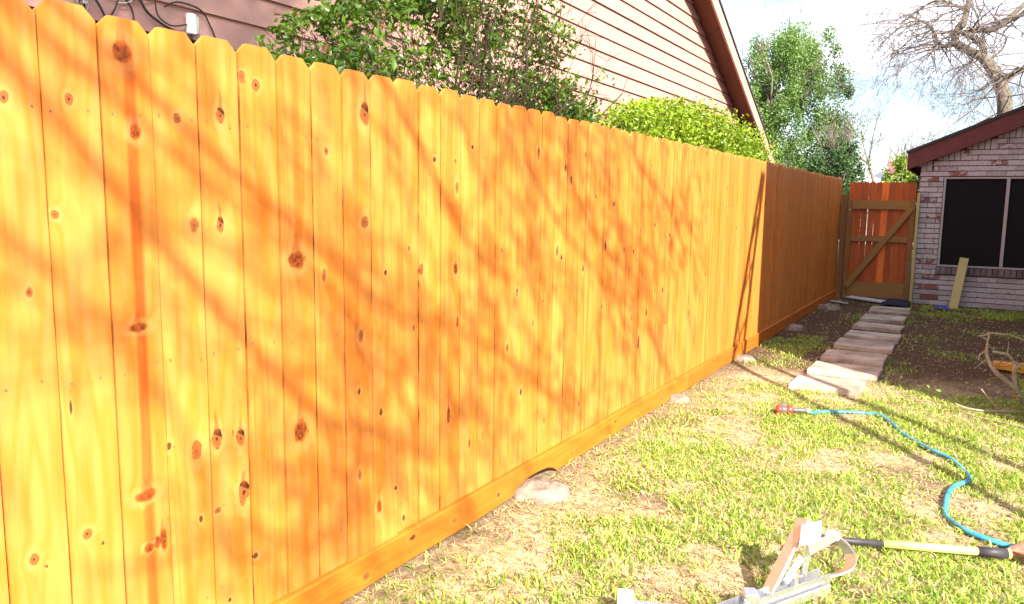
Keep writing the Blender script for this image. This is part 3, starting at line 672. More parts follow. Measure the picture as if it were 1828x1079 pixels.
# ------------------------------------------------------------------ neighbour's house
NX = -2.2
nh = empty('neighbour_house', (NX, 7, 0)); tag(nh, 'salmon-pink clapboard gable house standing just beyond the fence', 'house')
CY = 7.0
STEP = 0.181; ZB = 2.35
def rkz(y): return 4.56 - 0.498*(y-12.07) if y > CY else 4.56 - 0.498*((2*CY-y)-12.07)
def rky(z): return 12.07 + (4.56-z)/0.498
nc = int((rkz(CY)-ZB)/STEP)
for k in range(nc+1):
    z0 = ZB+k*STEP; z1 = z0+STEP+0.02
    ya = min(14.76, rky(z0)); yb_ = min(14.76, rky(min(z1, 7.0)))
    la, lb_ = 2*CY-ya, 2*CY-yb_
    cuts = sorted({c_ for c_ in ((k*2.63+1.1) % 3.66+j*3.66-3 for j in range(5)) if la+.4 < c_ < ya-.4})
    ed = [None]+cuts+[None]
    for a, b_ in zip(ed[:-1], ed[1:]):
        y0a, y0b = (la, lb_) if a is None else (a+.0012, a+.0012)
        y1a, y1b = (ya, yb_) if b_ is None else (b_, b_)
        if y1b-y0b < .1 and y1a-y0a < .2: continue
        sag = rnd.uniform(0, .004)
        P = [(0.024+sag, y0a, z0), (0.024+sag, y1a, z0), (0.004, y1b, z1), (0.004, y0b, z1)]
        P = [(x, y-7, z) for x, y, z in P]
        MB().prism(P, (-0.011, 0, 0)).build('clapboard', M['siding'], nh)
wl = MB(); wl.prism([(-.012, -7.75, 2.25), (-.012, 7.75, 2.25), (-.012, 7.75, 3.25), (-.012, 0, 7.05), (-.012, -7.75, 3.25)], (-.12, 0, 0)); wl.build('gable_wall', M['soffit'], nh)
MB().box((-.20, 0, 1.12), (.20, 15.4, 2.24)).build('lower_wall', M['gravelbrick'], nh)
MB().box((-.04, 0, 2.30), (.11, 15.45, .055)).build('drip_trim', M['siding'], nh)
MB().box((-.0, 7.79, 2.75), (.09, .07, .95)).build('corner_trim', M['trim'], nh)
# rake: fascia board, soffit, roof deck down past the corner over the porch
def rp(y, up, x): return (x, y-7, 4.527-0.5*(y-11.99)+up)
yE = 16.85
fx = 0.35
for s in (1,):
    MB().prism([rp(CY, 0, fx), rp(yE-.35, 0, fx), rp(yE, .05, fx), rp(yE, .235, fx), rp(CY, .235, fx)], (-.03, 0, 0)).build('rake_fascia', M['trim'], nh)
    MB().prism([rp(CY, .236, fx+.02), rp(yE+.08, .236, fx+.02), rp(yE+.08, .275, fx+.02), rp(CY, .275, fx+.02)], (-9, 0, 0)).build('roof', M['shingle'], nh)
    MB().prism([rp(CY, .06, fx-.031), rp(yE-.05, .06, fx-.031), rp(yE-.05, .085, fx-.031), rp(CY, .085, fx-.031)], (-2.4, 0, 0)).build('soffit', M['soffit'], nh)
def lp(y, up, x): return (x, y-7, 4.527-0.5*((14-y)-11.99)+up)
MB().prism([lp(-2.8, 0, fx), lp(CY, 0, fx), lp(CY, .235, fx), lp(-2.8, .235, fx)], (-.03, 0, 0)).build('rake_fascia', M['trim'], nh)
MB().prism([lp(-2.9, .236, fx+.02), lp(CY-.01, .236, fx+.02), lp(CY-.01, .275, fx+.02), lp(-2.9, .275, fx+.02)], (-9, 0, 0)).build('roof', M['shingle'], nh)
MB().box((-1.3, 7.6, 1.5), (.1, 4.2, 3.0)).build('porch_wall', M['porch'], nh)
MB().prism([(.318, 8.85, 2.02), (.318, 9.62, 2.02), (.318, 9.62, 2.24), (.318, 9.30, 2.40)], (-2.2, 0, 0)).build('eave_box', M['trim'], nh)

# cables and splitter on the clapboards
def cable(name, P, r, mat, label, grp='cables on the neighbour wall'):
    o = MB().tube(smoothpts(P, 7), r, 6).build(name, mat, smooth=True)
    if label: tag(o, label, 'cable', grp)
    return o
CX = -2.155
sp = empty('cable_splitter', (CX, 3.03, 2.44)); tag(sp, 'small white cable splitter box hanging on the salmon clapboards', 'splitter box')
MB().box((0, 0, 0), (.03, .052, .115)).build('housing', M['white'], sp, bevel=.004)
MB().box((-.002, .038, -.002), (.022, .02, .10)).build('terminal_strip', M['gcable'], sp, bevel=.003)
MB().tube([(0, 0, -.06), (0, 0, -.085)], .008, 8).build('connector', M['cable'], sp)
cable('wall_cable', [(CX, 2.86, 2.50), (CX, 2.95, 2.545), (CX, 3.10, 2.53), (CX, 3.17, 2.44), (CX, 3.22, 2.36), (CX, 3.33, 2.32)], .005, M['cable'], 'black cable looping over the top of the white splitter box')
cable('wall_cable', [(CX, 2.68, 2.57), (CX, 2.74, 2.46), (CX, 2.82, 2.41), (CX, 2.93, 2.375), (CX, 3.1, 2.34), (CX, 3.4, 2.315), (CX, 3.7, 2.31)], .007, M['cable'], 'thick black cable running along the bottom edge of the siding')
cable('wall_cable', [(CX, 2.80, 2.52), (CX, 2.82, 2.44), (CX, 2.90, 2.405), (CX, 3.0, 2.43)], .0045, M['cable'], 'short black cable curving into the left of the splitter box')
cable('wall_cable', [(CX, 2.50, 2.33), (CX, 2.56, 2.42), (CX, 2.60, 2.50), (CX, 2.66, 2.44), (CX, 2.67, 2.34)], .005, M['cable'], 'black cable hooped like a hoop above the third fence board')
cable('wall_cable', [(CX-.005, 2.35, 2.55), (CX-.005, 2.46, 2.505), (CX-.005, 2.60, 2.49), (CX-.005, 2.74, 2.52), (CX-.005, 2.80, 2.56)], .008, M['soffit'], 'sagging brown-red cable slung along the wall')
cable('wall_cable', [(CX, 2.66, 2.60), (CX, 2.665, 2.50), (CX, 2.63, 2.47), (CX, 2.58, 2.46)], .004, M['gcable'], 'thin grey cable dropping down the wall above the hooped cable')
cable('wall_cable', [(CX, 2.38, 2.60), (CX, 2.42, 2.50), (CX, 2.48, 2.42), (CX, 2.52, 2.34)], .006, M['cable'], 'straight black cable slanting down to the fence top')
bu = empty('ground_clamp', (CX, 2.385, 2.44)); tag(bu, 'bunch of grey wire and clamps on the wall above the second fence board', 'wire clamp')
for k in range(5):
    a0 = k*1.3; MB().tube(smoothpts([(.004*k, .03*math.cos(a0), .06), (.01, .035*math.cos(a0+1), .02), (.004, .03*math.cos(a0+2.2), -.02), (.006, .02*math.cos(a0+3), -.06)], 5), .0035, 5).build('wire', M['gcable'] if k % 2 else M['cable'], bu, smooth=True)
MB().box((.012, .0, .03), (.02, .03, .022)).build('clamp', M['alu'], bu, bevel=.003); MB().box((.012, .006, -.02), (.02, .026, .018)).build('clamp', M['alu'], bu, bevel=.003)
cd = MB().tube([(0, 0, 0), (0, -.01, .6)], .017, 10).build('grey_conduit', M['gcable'], smooth=True); cd.location = (CX-.01, 2.83, 2.55); tag(cd, 'vertical grey pipe fixed to the wall above the splitter box', 'pipe')

# ------------------------------------------------------------------ branching helpers
def grow(segs, tips, p, d, length, r, depth, g, droop=0.0, spread=0.6, kids=3, wig=0.25, shrink=0.68, rr=0.55, minr=0.0015, n=4):
    p = np.array(p, float); d = np.array(d, float); d /= np.linalg.norm(d)
    q = p; rad = r; pts = [p]
    for i in range(n):
        d = d + g.normal(size=3)*wig*0.5; d[2] -= droop*0.25; d /= np.linalg.norm(d)
        q2 = q + d*length/n; r2 = max(minr, r*(1-(i+1)/n*(1-rr)))
        segs.append((q, q2, rad, r2)); q = q2; rad = r2; pts.append((q, d.copy(), rad))
    if depth <= 0: tips.append((q, d)); return
    for k in range(kids):
        pt = pts[1+int(g.integers(max(1, n//2), n))] if k else pts[-1]
        q_, d_, r_ = pt
        nd = d_ + g.normal(size=3)*spread
        grow(segs, tips, q_, nd, length*shrink*g.uniform(.75, 1.2), max(minr, r_*(.85 if k == 0 else .62)), depth-1, g, droop, spread, kids, wig, shrink, rr, minr, max(2, n-1) if depth > 1 else 2)
def limb(segs, P, R):
    P = smoothpts(P, 4); n = len(P)
    rs = np.interp(np.linspace(0, len(R)-1, n), range(len(R)), R)
    for i in range(n-1): segs.append((np.array(P[i]), np.array(P[i+1]), rs[i], rs[i+1]))
    return P, rs

# ------------------------------------------------------------------ bushes behind the fence
def bush(name, label, prof, X, dx, zlow, nleaf, size, c0, c1, seed, nstem, leafk=1.0, gaps=0.0, loc=None):
    g = np.random.default_rng(seed)
    ys = np.array([a for a, b_ in prof]); zs = np.array([b_ for a, b_ in prof])
    P = []; tries = 0
    while len(P) < nleaf and tries < nleaf*20:
        tries += 1
        y = g.uniform(ys[0], ys[-1]); top = np.interp(y, ys, zs)
        z = zlow+(top-zlow)*g.random()**0.75 + g.normal()*.03; x = X+g.normal()*dx*0.6
        cl = noise.noise(Vector((x*4.5, y*4.5, z*4.5+seed)))
        if gaps and cl < gaps-0.25+0.5*g.random()*0.5: continue
        if abs(x-X) > dx*1.6 or x > -0.14: continue
        if name == 'evergreen_bush' and z < 2.30 and 2.9 < y < 4.3 and g.random() < .5: continue
        P.append((x, y, z))
    P = np.array(P)
    cl = np.array([noise.noise(Vector(tuple(q*3.0))) for q in P])*0.5+0.5
    f = np.clip(cl[:, None]*0.8+g.random((len(P), 1))*0.5-0.1, 0, 1)
    cols = np.array(c0)*(1-f)+np.array(c1)*f
    sz = size*g.uniform(.6, 1.3, len(P))
    root = empty(name, (X, (ys[0]+ys[-1])/2, 0)); tag(root, label, 'bush')
    br_ = g.random((len(P), 1)) < (.05 if name == 'evergreen_bush' else .03)
    cols = np.where(br_, np.array((.20, .085, .035)), cols)
    Pl = P-np.array([X, (ys[0]+ys[-1])/2, 0])
    o = link('foliage', leaves_mesh('foliage', Pl, sz, cols, up=.35, aspect=.52, seed=seed), M['leaf'], root); o['kind'] = 'stuff'
    segs = []; tips = []
    for k in range(nstem):
        y = g.uniform(ys[0]+.65, ys[-1]-.65)-(ys[0]+ys[-1])/2; h = np.interp(y+(ys[0]+ys[-1])/2, ys, zs)
        grow(segs, tips, (g.normal()*.06, y, 0.1), (g.normal()*.12, g.normal()*.2, 1), h*(.62 if name == 'evergreen_bush' else .30), .012, 3, g, spread=.45, kids=3, wig=.22, shrink=.42, minr=.0016)
    ym = (ys[0]+ys[-1])/2
    segs = [s_ for s_ in segs if s_[1][0] < -X-.12 and ys[0] < s_[1][1]+ym < ys[-1] and s_[1][2] < np.interp(s_[1][1]+ym, ys, zs)-.04]
    o = link('branches', segs_mesh('branches', segs, 4), M['dtwig'], root); o['kind'] = 'stuff'
    return root
bush('evergreen_bush', 'tall dark green glossy-leaved bush with loose twigs leaning over the fence under the siding', [(2.40, 2.02), (2.62, 2.22), (2.85, 2.35), (3.3, 2.62), (3.8, 2.85), (4.4, 2.95), (4.7, 2.66), (4.95, 2.42), (5.3, 2.28), (5.45, 2.15), (5.6, 2.02)], -0.85, .30, 1.78, 14500, .045, (0.014, 0.042, 0.008), (0.11, 0.20, 0.016), 5, 50, gaps=0.19)
bush('clipped_bush', 'rounded bright yellow-green bush showing above the fence below the roof corner', [(6.05, 2.02), (6.3, 2.22), (6.6, 2.33), (7.2, 2.42), (7.8, 2.47), (8.8, 2.46), (9.6, 2.40), (10.3, 2.34), (10.8, 2.25), (10.98, 2.0)], -0.85, .26, 1.75, 24000, .044, (0.05, 0.11, 0.006), (0.32, 0.44, 0.025), 9, 16, gaps=-.02)
# vine tips hanging on the wall right of the bush
g = np.random.default_rng(3); segs = []
vr = empty('wall_vine', (-1.5, 5.6, 2.4)); tag(vr, 'thin straggling vine with curled leaves against the pale siding', 'vine')
P = []
for st in ([(0.4, -.4, -.3), (.1, .05, .1), (-.3, .3, .45), (-.45, .45, .9)], [(.4, .1, -.2), (0, .5, .15), (-.4, .8, .4)], [(.45, -.9, 0), (.2, -.55, .45), (0, -.3, .75)]):
    q, rs = limb(segs, st, [.0018, .0012, .0008, .0006])
    for v in q:
        for _ in range(2):
            if g.random() < .7: P.append(np.array(v)+g.normal(size=3)*.03)
dq = smoothpts([(-.55, .10, .95), (-.52, .13, .75), (-.52, .14, .60), (-.53, .10, .42)], 8)
limb(segs, [tuple(v) for v in dq[::4]], [.002, .001])
for v in dq:
    for _ in range(3): P.append(np.array(v)+g.normal(size=3)*.022)
P = np.array(P); f = g.random((len(P), 1))
o = link('foliage', leaves_mesh('foliage', P, .055*g.uniform(.6, 1.2, len(P)), np.array((.06, .075, .02))*(1-f)+np.array((.22, .17, .03))*f, seed=4), M['leaf'], vr); o['kind'] = 'stuff'
link('stem', segs_mesh('stem', segs, 4), M['twig'], vr)

# ------------------------------------------------------------------ trees beyond
def leafy_tree(name, label, loc, h, rad, z0, n, size, c0, c1, seed, shape=1.0, group=None, cat='tree'):
    g = np.random.default_rng(seed); root = empty(name, loc); tag(root, label, cat, group)
    cl = []; 
    nc_ = 300
    for k in range(nc_):
        t = g.random(); z = z0+(h-z0)*t; rr_ = rad*(math.sin(math.pi*min(.97, .25+.62*t))**.6)*g.uniform(.25, 1.0); a = g.random()*6.28
        cl.append((rr_*math.cos(a), rr_*math.sin(a), z, g.uniform(.08, .24)*rad))
    cl = np.array(cl); i = g.integers(0, nc_, n)
    q = g.normal(size=(n, 3)); q /= np.linalg.norm(q, axis=1, keepdims=True); q *= (g.random((n, 1))**.45)
    P = cl[i, :3]+q*cl[i, 3:4]*np.array([1, 1, 1.5])
    f = np.clip(g.random((n, 1))*.6+(cl[i, 3:4]/rad-.10)*2.2, 0, 1)
    cols = np.array(c0)*(1-f)+np.array(c1)*f
    o = link('crown', leaves_mesh('crown', P, size*g.uniform(.5, 1.3, n), cols, up=.2, aspect=.55, seed=seed), M['farleaf'], root); o['kind'] = 'stuff'
    segs = []; tips = []
    grow(segs, tips, (0, 0, 0), (0, 0, 1), h*.55, .07*rad, 3, g, spread=.35, kids=4, wig=.15, shrink=.5, minr=.006)
    for k in range(26):
        a = g.random()*6.28; r_ = rad*.5*g.random(); b0 = np.array([r_*math.cos(a), r_*math.sin(a), h*.7])
        grow(segs, tips, b0, (g.normal()*.15, g.normal()*.15, 1), h*g.uniform(.28, .42), .012, 1, g, spread=.25, kids=3, wig=.12, shrink=.4, minr=.004)
    link('trunk', segs_mesh('trunk', segs, 5), M['twig'], root)
    return root
GT = 'trees and shrubs beyond the fence'
leafy_tree('evergreen_tree', 'tall feathery green tree rising beside the neighbour roof with bare tips', (-2.70, 22.0, 0), 5.8, 1.75, 0.6, 95000, .070, (0.07, 0.14, 0.035), (0.27, 0.38, 0.11), 21, group=GT)
leafy_tree('evergreen_shrub', 'lower dark green shrub spreading at the right foot of the tall feathery tree', (-1.15, 20.0, 0), 2.95, 0.85, 0.6, 14000, .075, (0.026, 0.065, 0.018), (0.10, 0.17, 0.05), 23, group=GT, cat='shrub')
leafy_tree('garden_shrub', 'bright yellow-green shrub between the gate top and the brick house', (0.52, 18.5, 0), 2.45, 0.62, 0.5, 9000, .070, (0.10, 0.18, 0.012), (0.30, 0.42, 0.04), 25, group=GT, cat='shrub')
def bare_tree(name, label, loc, h, r, seed, depth=5, droop=.05, spread=.5, kids=3, lean=(0, 0, 1), shrink=.66, mat='twig', minr=.004):
    g = np.random.default_rng(seed); root = empty(name, loc); tag(root, label, 'tree', GT)
    segs = []; tips = []
    grow(segs, tips, (0, 0, 0), lean, h*.34, r, depth, g, droop=droop, spread=spread, kids=kids, wig=.22, shrink=shrink, rr=.7, minr=minr, n=4)
    k = [i for i, s_ in enumerate(segs) if s_[2] > .03]; kk = set(k)
    link('trunk', segs_mesh('trunk', [segs[i] for i in k], 7), M['bark'], root)
    o = link('crown', segs_mesh('crown', [s_ for i, s_ in enumerate(segs) if i not in kk], 3), M[mat], root)
    return root
bare_tree('bare_tree', 'pale leafless tree with fine upright twigs behind the right edge of the evergreen tree', (-0.7, 26, 0), 5.6, .09, 31, depth=6, spread=.42)
bare_tree('bare_tree', 'leafless grey tree with slanting branches above the gate', (0.6, 27, 0), 5.2, .10, 32, depth=6, spread=.5, droop=.1)
bare_tree('bare_tree', 'thin bare tree whose tips show between the roof edge and the evergreen tree', (-4.6, 26, 0), 6.6, .09, 33, depth=6, spread=.36)
bare_tree('bare_tree', 'dense twiggy leafless tree just left of the thick crooked trunk', (1.3, 24.5, 0), 5.3, .10, 34, depth=6, spread=.55, droop=.2)
bare_tree('bare_tree', 'bluish dark bare tree behind the brick roof at the right edge', (3.2, 30, 0), 6.8, .12, 35, depth=6, spread=.5)
# big crooked tree
g = np.random.default_rng(77)
bt = empty('crooked_tree', (2.17, 21, 0)); tag(bt, 'big crooked leafless tree with mossy trunk and drooping twigs above the brick roof', 'tree', GT)
def T(px_, py_, dy=0.0): return (1.03+(px_-1700)*.0126-2.17, dy, 5.42+(62-py_)*.0127)
segs = []; limbs = []
limbs.append(limb(segs, [(0.05, 0, 0), (.02, 0, 2.0), T(1793, 205), T(1786, 165), T(1772, 135), T(1752, 108), T(1728, 92), T(1708, 78), T(1706, 62), T(1716, 45), T(1720, 25), T(1724, 0), T(1740, -30), T(1735, -70)], [.17, .165, .155, .15, .13, .11, .095, .09, .08, .07, .065, .06, .05, .03]))
limbs.append(limb(segs, [T(1752, 108), T(1750, 88), T(1736, 72), T(1722, 60), T(1742, 56, .1), T(1765, 56, .2), T(1785, 40, .2), T(1812, 12, .3), T(1845, -20, .4)], [.085, .08, .07, .07, .075, .065, .055, .05, .03]))
limbs.append(limb(segs, [T(1765, 56, .2), T(1790, 45, .1), T(1815, 32, 0), T(1850, 25, 0)], [.05, .045, .035, .025]))
limbs.append(limb(segs, [T(1788, 150), T(1805, 136), T(1830, 125), T(1870, 100), T(1910, 60)], [.09, .075, .065, .055, .04]))
limbs.append(limb(segs, [T(1708, 78), T(1690, 82), T(1678, 74), T(1668, 50), T(1650, 35, -.1), T(1625, 38, -.2), T(1595, 60, -.2), T(1570, 90, -.2)], [.055, .05, .042, .035, .028, .018, .012, .006]))
limbs.append(limb(segs, [T(1720, 25), T(1700, 10), T(1670, 0), T(1640, 10, .2), T(1610, 30, .3)], [.04, .03, .025, .02, .012]))
limbs.append(limb(segs, [T(1755, 112), T(1775, 100, .1), T(1785, 82, .1), T(1782, 70, .1), T(1765, 62, .1)], [.03, .022, .02, .018, .012]))
nthick = len(segs)
link('trunk', segs_mesh('trunk', segs, 9), M['bark'], bt)
tw = []
for (P_, rs_), k in zip(limbs, (32, 36, 14, 24, 54, 46, 9)):
    P_ = [np.array(v) for v in P_]
    lo = int(len(P_)*.35) if k == 60 else 0
    for _ in range(k):
        i = int(g.integers(lo, len(P_))); q = P_[i]
        d = np.array([g.normal()*.8-.45, g.normal()*.6, g.normal()*.45])
        grow(tw, [], q, d, g.uniform(.5, 1.2), min(.020, rs_[i]*.5), 3, g, droop=.34, spread=.5, kids=3, wig=.35, shrink=.64, rr=.5, minr=.0024, n=4)
link('crown', segs_mesh('crown', tw, 3), M['twig'], bt)

# distant house beyond the gate
dh = empty('distant_house', (-0.9, 33, 0)); tag(dh, 'far white-sided house with a pink brick chimney glimpsed over the gate', 'house')
MB().box((-1.6, 1.5, 1.15), (3.6, 3, 2.3)).build('wall', M['white'], dh)
MB().prism([(-3.6, -.2, 2.3), (.4, -.2, 2.3), (.4, 1.5, 3.0), (-3.6, 1.5, 3.0)], (0, 0, .1)).build('roof', M['gcable'], dh)
MB().box((.05, .2, 1.6), (.72, .6, 3.2)).build('chimney', mat_simple('pink_brick', (.36, .15, .14), .9, .1, .3, 9), dh)
MB().box((-1.3, -.02, 1.75), (.7, .05, .7)).build('window', M['black'], dh)

# ------------------------------------------------------------------ tree behind the photographer whose twigs dapple the fence
g = np.random.default_rng(101)
sd = np.array(sun_dir)
def F2(px_y, pz_, t): return np.array([0, px_y, pz_])+sd*t
sh = empty('lawn_tree', (4.5, -3.7, 0)); tag(sh, 'bare lawn tree standing behind the photographer, its twigs dappling the fence', 'tree')
base_p = np.array([4.5, -3.7, 0.0])
segs = []; tw = []
trunk, rs = limb(segs, [tuple(base_p), (4.45, -3.68, 2.5), (4.3, -3.5, 4.3), tuple(F2(.40, 2.35, 6.5)), tuple(F2(.55, 3.2, 6.6))], [.17, .15, .12, .09, .06])
root_pt = trunk[-5]
mains = [[(1.02, 1.80), (1.25, 1.62), (1.55, 1.42), (1.82, 1.22), (2.05, 1.0), (2.3, .8)], [(0.85, 1.42), (1.0, 1.25), (1.15, 1.06), (1.3, .85), (1.4, .55), (1.5, .3)],
         [(3.0, 1.95), (3.2, 1.7), (3.55, 1.35), (3.95, 1.1), (4.6, .75)], [(3.35, 2.0), (3.65, 1.6), (4.05, 1.25), (4.7, .95), (5.3, .6)], [(2.1, 1.1), (2.5, .95), (3.0, .75), (3.4, .5), (3.7, .3)],
         [(4.2, 2.0), (4.6, 1.7), (5.2, 1.45), (5.7, 1.0)], [(2.0, 1.95), (2.4, 1.65), (2.7, 1.3), (3.1, 1.05)], [(1.7, .85), (2.1, .6), (2.5, .35)]]
for k, m_ in enumerate(mains):
    t0 = 6.3+(0.37*k) % 1.1
    P_ = [tuple(root_pt)] + [tuple(F2(y, z, t0+.06*i+g.normal()*.05)) for i, (y, z) in enumerate(m_)]
    pp, rs = limb(segs, P_, [.026, .020, .015, .013, .011, .008, .005][:len(P_)])
    pp = [np.array(v) for v in pp]
    for _ in range(15):
        i = int(g.integers(4, len(pp)))
        d = np.array([-.2, .55, -.25])+g.normal(size=3)*.45
        grow(tw, [], pp[i], d, g.uniform(.25, .55), .0070, 3, g, droop=.12, spread=.5, kids=3, wig=.3, shrink=.62, minr=.004)
# upper limbs, above the line of the fence, reaching toward the neighbour's wall
for k in range(9):
    e = F2(g.uniform(-.6, 2.6), g.uniform(3.6, 5.6), g.uniform(5.8, 7.0)); m0 = (np.array(root_pt)+e)/2+g.normal(size=3)*.15
    pp, rs = limb(segs, [tuple(root_pt), tuple(m0), tuple(e)], [.07, .045, .02]); pp = [np.array(v) for v in pp]
    for _ in range(10):
        grow(tw, [], pp[int(g.integers(3, len(pp)))], g.normal(size=3), g.uniform(.3, .6), .014, 3, g, spread=.5, kids=3, wig=.3, shrink=.62, minr=.004)
link('trunk', segs_mesh('trunk', segs, 8), M['bark'], sh, (-4.5, 3.7, 0))
o = link('crown', segs_mesh('crown', tw, 3), M['twig'], sh, (-4.5, 3.7, 0))
# leaf clumps added in the unseen crown to shade the fence and siding
LP = []
def clumps(n, ylo, yhi, zf, rad_, nl):
    for _ in range(n):
        y = g.uniform(ylo, yhi); zlo, zhi = zf(y); z = g.uniform(zlo, zhi)
        c = F2(y, z, g.uniform(5.8, 7.8)); r_ = rad_*g.uniform(.5, 1.3)
        LP.append(c+g.normal(size=(int(nl*g.uniform(.6, 1.3)), 3))*r_)
clumps(112, 2.9, 6.15, lambda y: (max(.1, 2.0-.62*(y-2.4)) if y < 4.6 else .55+.45*(y-4.6), 2.3), .055, 17)
clumps(60, 1.0, 3.4, lambda y: (.15, 1.9), .062, 16)
clumps(150, -.9, 3.0, lambda y: (3.75+.05*y, 6.0), .24, 190)
LP = np.concatenate(LP)
o = link('foliage', leaves_mesh('foliage', LP, .045*g.uniform(.6, 1.3, len(LP)), np.tile((.10, .09, .03), (len(LP), 1)), seed=8), M['leaf'], sh, (-4.5, 3.7, 0)); o['kind'] = 'stuff'

# unseen ladder shape added by the main house corner for its shadow: two slanting rails with rungs that shadow the fence end
ld = empty('shadow_ladder', (3.0, 4.6, 0)); tag(ld, 'unseen ladder shape added right of the lawn to cast slanting shadows on the fence', 'ladder')
def rail(n, a, b_, r): MB().tube([tuple(Vector(a)-Vector((3.0, 4.6, 0))), tuple(Vector(b_)-Vector((3.0, 4.6, 0)))], r, 8).build(n, M['alu'], ld)
A0, A1 = F2(7.12, 0, 0)+np.array([0, 0, 0]), F2(7.86, 1.55, 0)
def toX(p, X): t = (X-p[0])/sd[0]; return p+sd*t
r0a, r0b = toX(np.array([0, 6.95, -.35]), 2.92), toX(np.array([0, 7.92, 1.75]), 2.92)
r1a, r1b = toX(np.array([0, 7.42, -.35]), 2.92), toX(np.array([0, 7.99, 1.75]), 2.92)
def foot_of(a, b_): return a-(b_-a)*(a[2]/(b_[2]-a[2]))
rail('side_rail', foot_of(r0a, r0b), r0b, .034); rail('side_rail', foot_of(r1a, r1b), r1b, .034)
for k, (u, v) in enumerate(((.18, .34), (.34, .12), (.42, .62), (.66, .42), (.62, .84))):
    rail('rung', r0a+(r0b-r0a)*u, r1a+(r1b-r1a)*v, .014)

# ------------------------------------------------------------------ hose with nozzle
hp = [(0.975, 5.54), (1.05, 5.63), (1.18, 5.72), (1.32, 5.78), (1.40, 5.74), (1.47, 5.58), (1.54, 5.42), (1.61, 5.30), (1.73, 5.08), (1.85, 4.93), (1.92, 4.75), (1.935, 4.63), (1.86, 4.42), (1.84, 4.20), (1.85, 4.01), (1.92, 3.87), (2.0, 3.82), (2.14, 3.81), (2.4, 3.85), (2.8, 4.05), (3.4, 4.4)]
o = MB().tube(smoothpts([(x, y, gz(x, y)+.014+.005*math.sin(i*1.7)) for i, (x, y) in enumerate(hp)], 8), .0125, 10).build('garden_hose', M['hose'], smooth=True)
tag(o, 'teal blue garden hose snaking over the lawn', 'hose')
nzr = empty('hose_nozzle', (0.87, 5.49, 0.03)); tag(nzr, 'red and black hose nozzle lying on the grass at the end of the hose', 'hose nozzle')
d = Vector((-.21, -.10, .0)).normalized()
def nt_(name, a, b_, r0, r1, mat, n=14): MB().tube([tuple(d*a), tuple(d*(a+(b_-a)*.15)), tuple(d*(b_-(b_-a)*.15)), tuple(d*b_)], [r0*.9, r0, r1, r1*.9], n).build(name, mat, nzr, smooth=True)
nt_('coupling', -.115, -.09, .014, .014, M['white']); nt_('grip', -.09, .01, .017, .016, M['grey_pl']); nt_('collar', .01, .045, .036, .034, M['red']); nt_('barrel', .045, .085, .030, .034, M['grey_pl']); nt_('head', .085, .115, .036, .030, M['red'])
MB().tube(smoothpts([tuple(d*-.02+Vector((.0, 0, -.02))), tuple(d*.0+Vector((.01, -.01, -.03))), tuple(d*.03+Vector((0, 0, -.025)))], 4), .005, 6).build('trigger', M['grey_pl'], nzr)

# ------------------------------------------------------------------ shovel
shv = empty('shovel', (1.85, 3.55, 0)); tag(shv, 'yellow-handled shovel with black grips and rusty head lying on the lawn', 'shovel')
def sv(n, a, b_, r, m, k=12):
    o3 = Vector((1.85, 3.55, 0)); MB().tube([tuple(Vector(a)-o3), tuple(Vector(b_)-o3)], r, k).build(n, m, shv, smooth=True)
sv('grip', (1.35, 3.345, .035), (1.632, 3.452, .035), .0135, M['rubber']); sv('handle', (1.632, 3.452, .035), (1.972, 3.582, .037), .0165, M['yellow']); sv('collar', (1.972, 3.582, .037), (2.075, 3.622, .038), .0205, M['rubber']); sv('ferrule', (2.075, 3.622, .038), (2.085, 3.626, .038), .021, M['yellow'])
V = []; F = []
for i in range(9):
    t = i/8; wdt = .02+.085*min(1, t*2.6)*(1 if t < .75 else 1-((t-.75)/.25)**2*.8)
    c = Vector((2.085, 3.626, .038))+Vector((.934, .357, 0))*t*.32-Vector((1.85, 3.55, 0))
    for j in range(7):
        s_ = (j-3)/3; q = c+Vector((-.357, .934, 0))*s_*wdt+Vector((0, 0, -.012+.030*s_*s_+.012*math.sin(t*3)))
        V.append(tuple(q))
for i in range(8):
    for j in range(6): F.append((i*7+j, i*7+j+1, (i+1)*7+j+1, (i+1)*7+j))
o = link('blade', mesh('blade', V, F, True), M['rust'], shv); so = o.modifiers.new('s', 'SOLIDIFY'); so.thickness = .003

# ------------------------------------------------------------------ aluminium bracket in the foreground
ab = empty('aluminium_bracket', (1.40, 2.90, 0)); tag(ab, 'silver aluminium A-shaped bracket with a curved end lying on the grass in front', 'metal bracket')
AO = Vector((1.40, 2.90, 0))
def ap(p): return tuple(Vector(p)-AO)
def channel(name, a, b_, w_, h_, up=(0, 0, 1), t_=.004):
    a = Vector(ap(a)); b_ = Vector(ap(b_)); dd = (b_-a).normalized(); side = dd.cross(Vector(up)).normalized(); u = side.cross(dd)
    m = MB(); m.beam(a+u*(-h_/2), b_+u*(-h_/2), w_, t_, up); m.beam(a+side*(w_/2-t_/2)+u*(t_*.5), b_+side*(w_/2-t_/2)+u*(t_*.5), t_, h_-t_*.1, up); m.beam(a-side*(w_/2-t_/2)+u*(t_*.5), b_-side*(w_/2-t_/2)+u*(t_*.5), t_, h_-t_*.1, up)
    return m.build(name, M['alu'], ab)
channel('base_channel', (1.20, 2.48, .045), (1.475, 2.985, .045), .050, .045)
MB().beam(ap((1.24, 2.47, .022)), ap((1.50, 2.95, .022)), .012, .03).build('lower_flange', M['alu'], ab, bevel=.002)
MB().beam(ap((1.321, 2.729, .05)), ap((1.392, 2.965, .262)), .016, .050, up=(.9, -.4, .2)).build('rear_post', M['alu'], ab, bevel=.003)
MB().beam(ap((1.411, 2.885, .05)), ap((1.432, 2.885, .215)), .022, .022, up=(1, 0, 0)).build('strut', M['alu'], ab, bevel=.003)
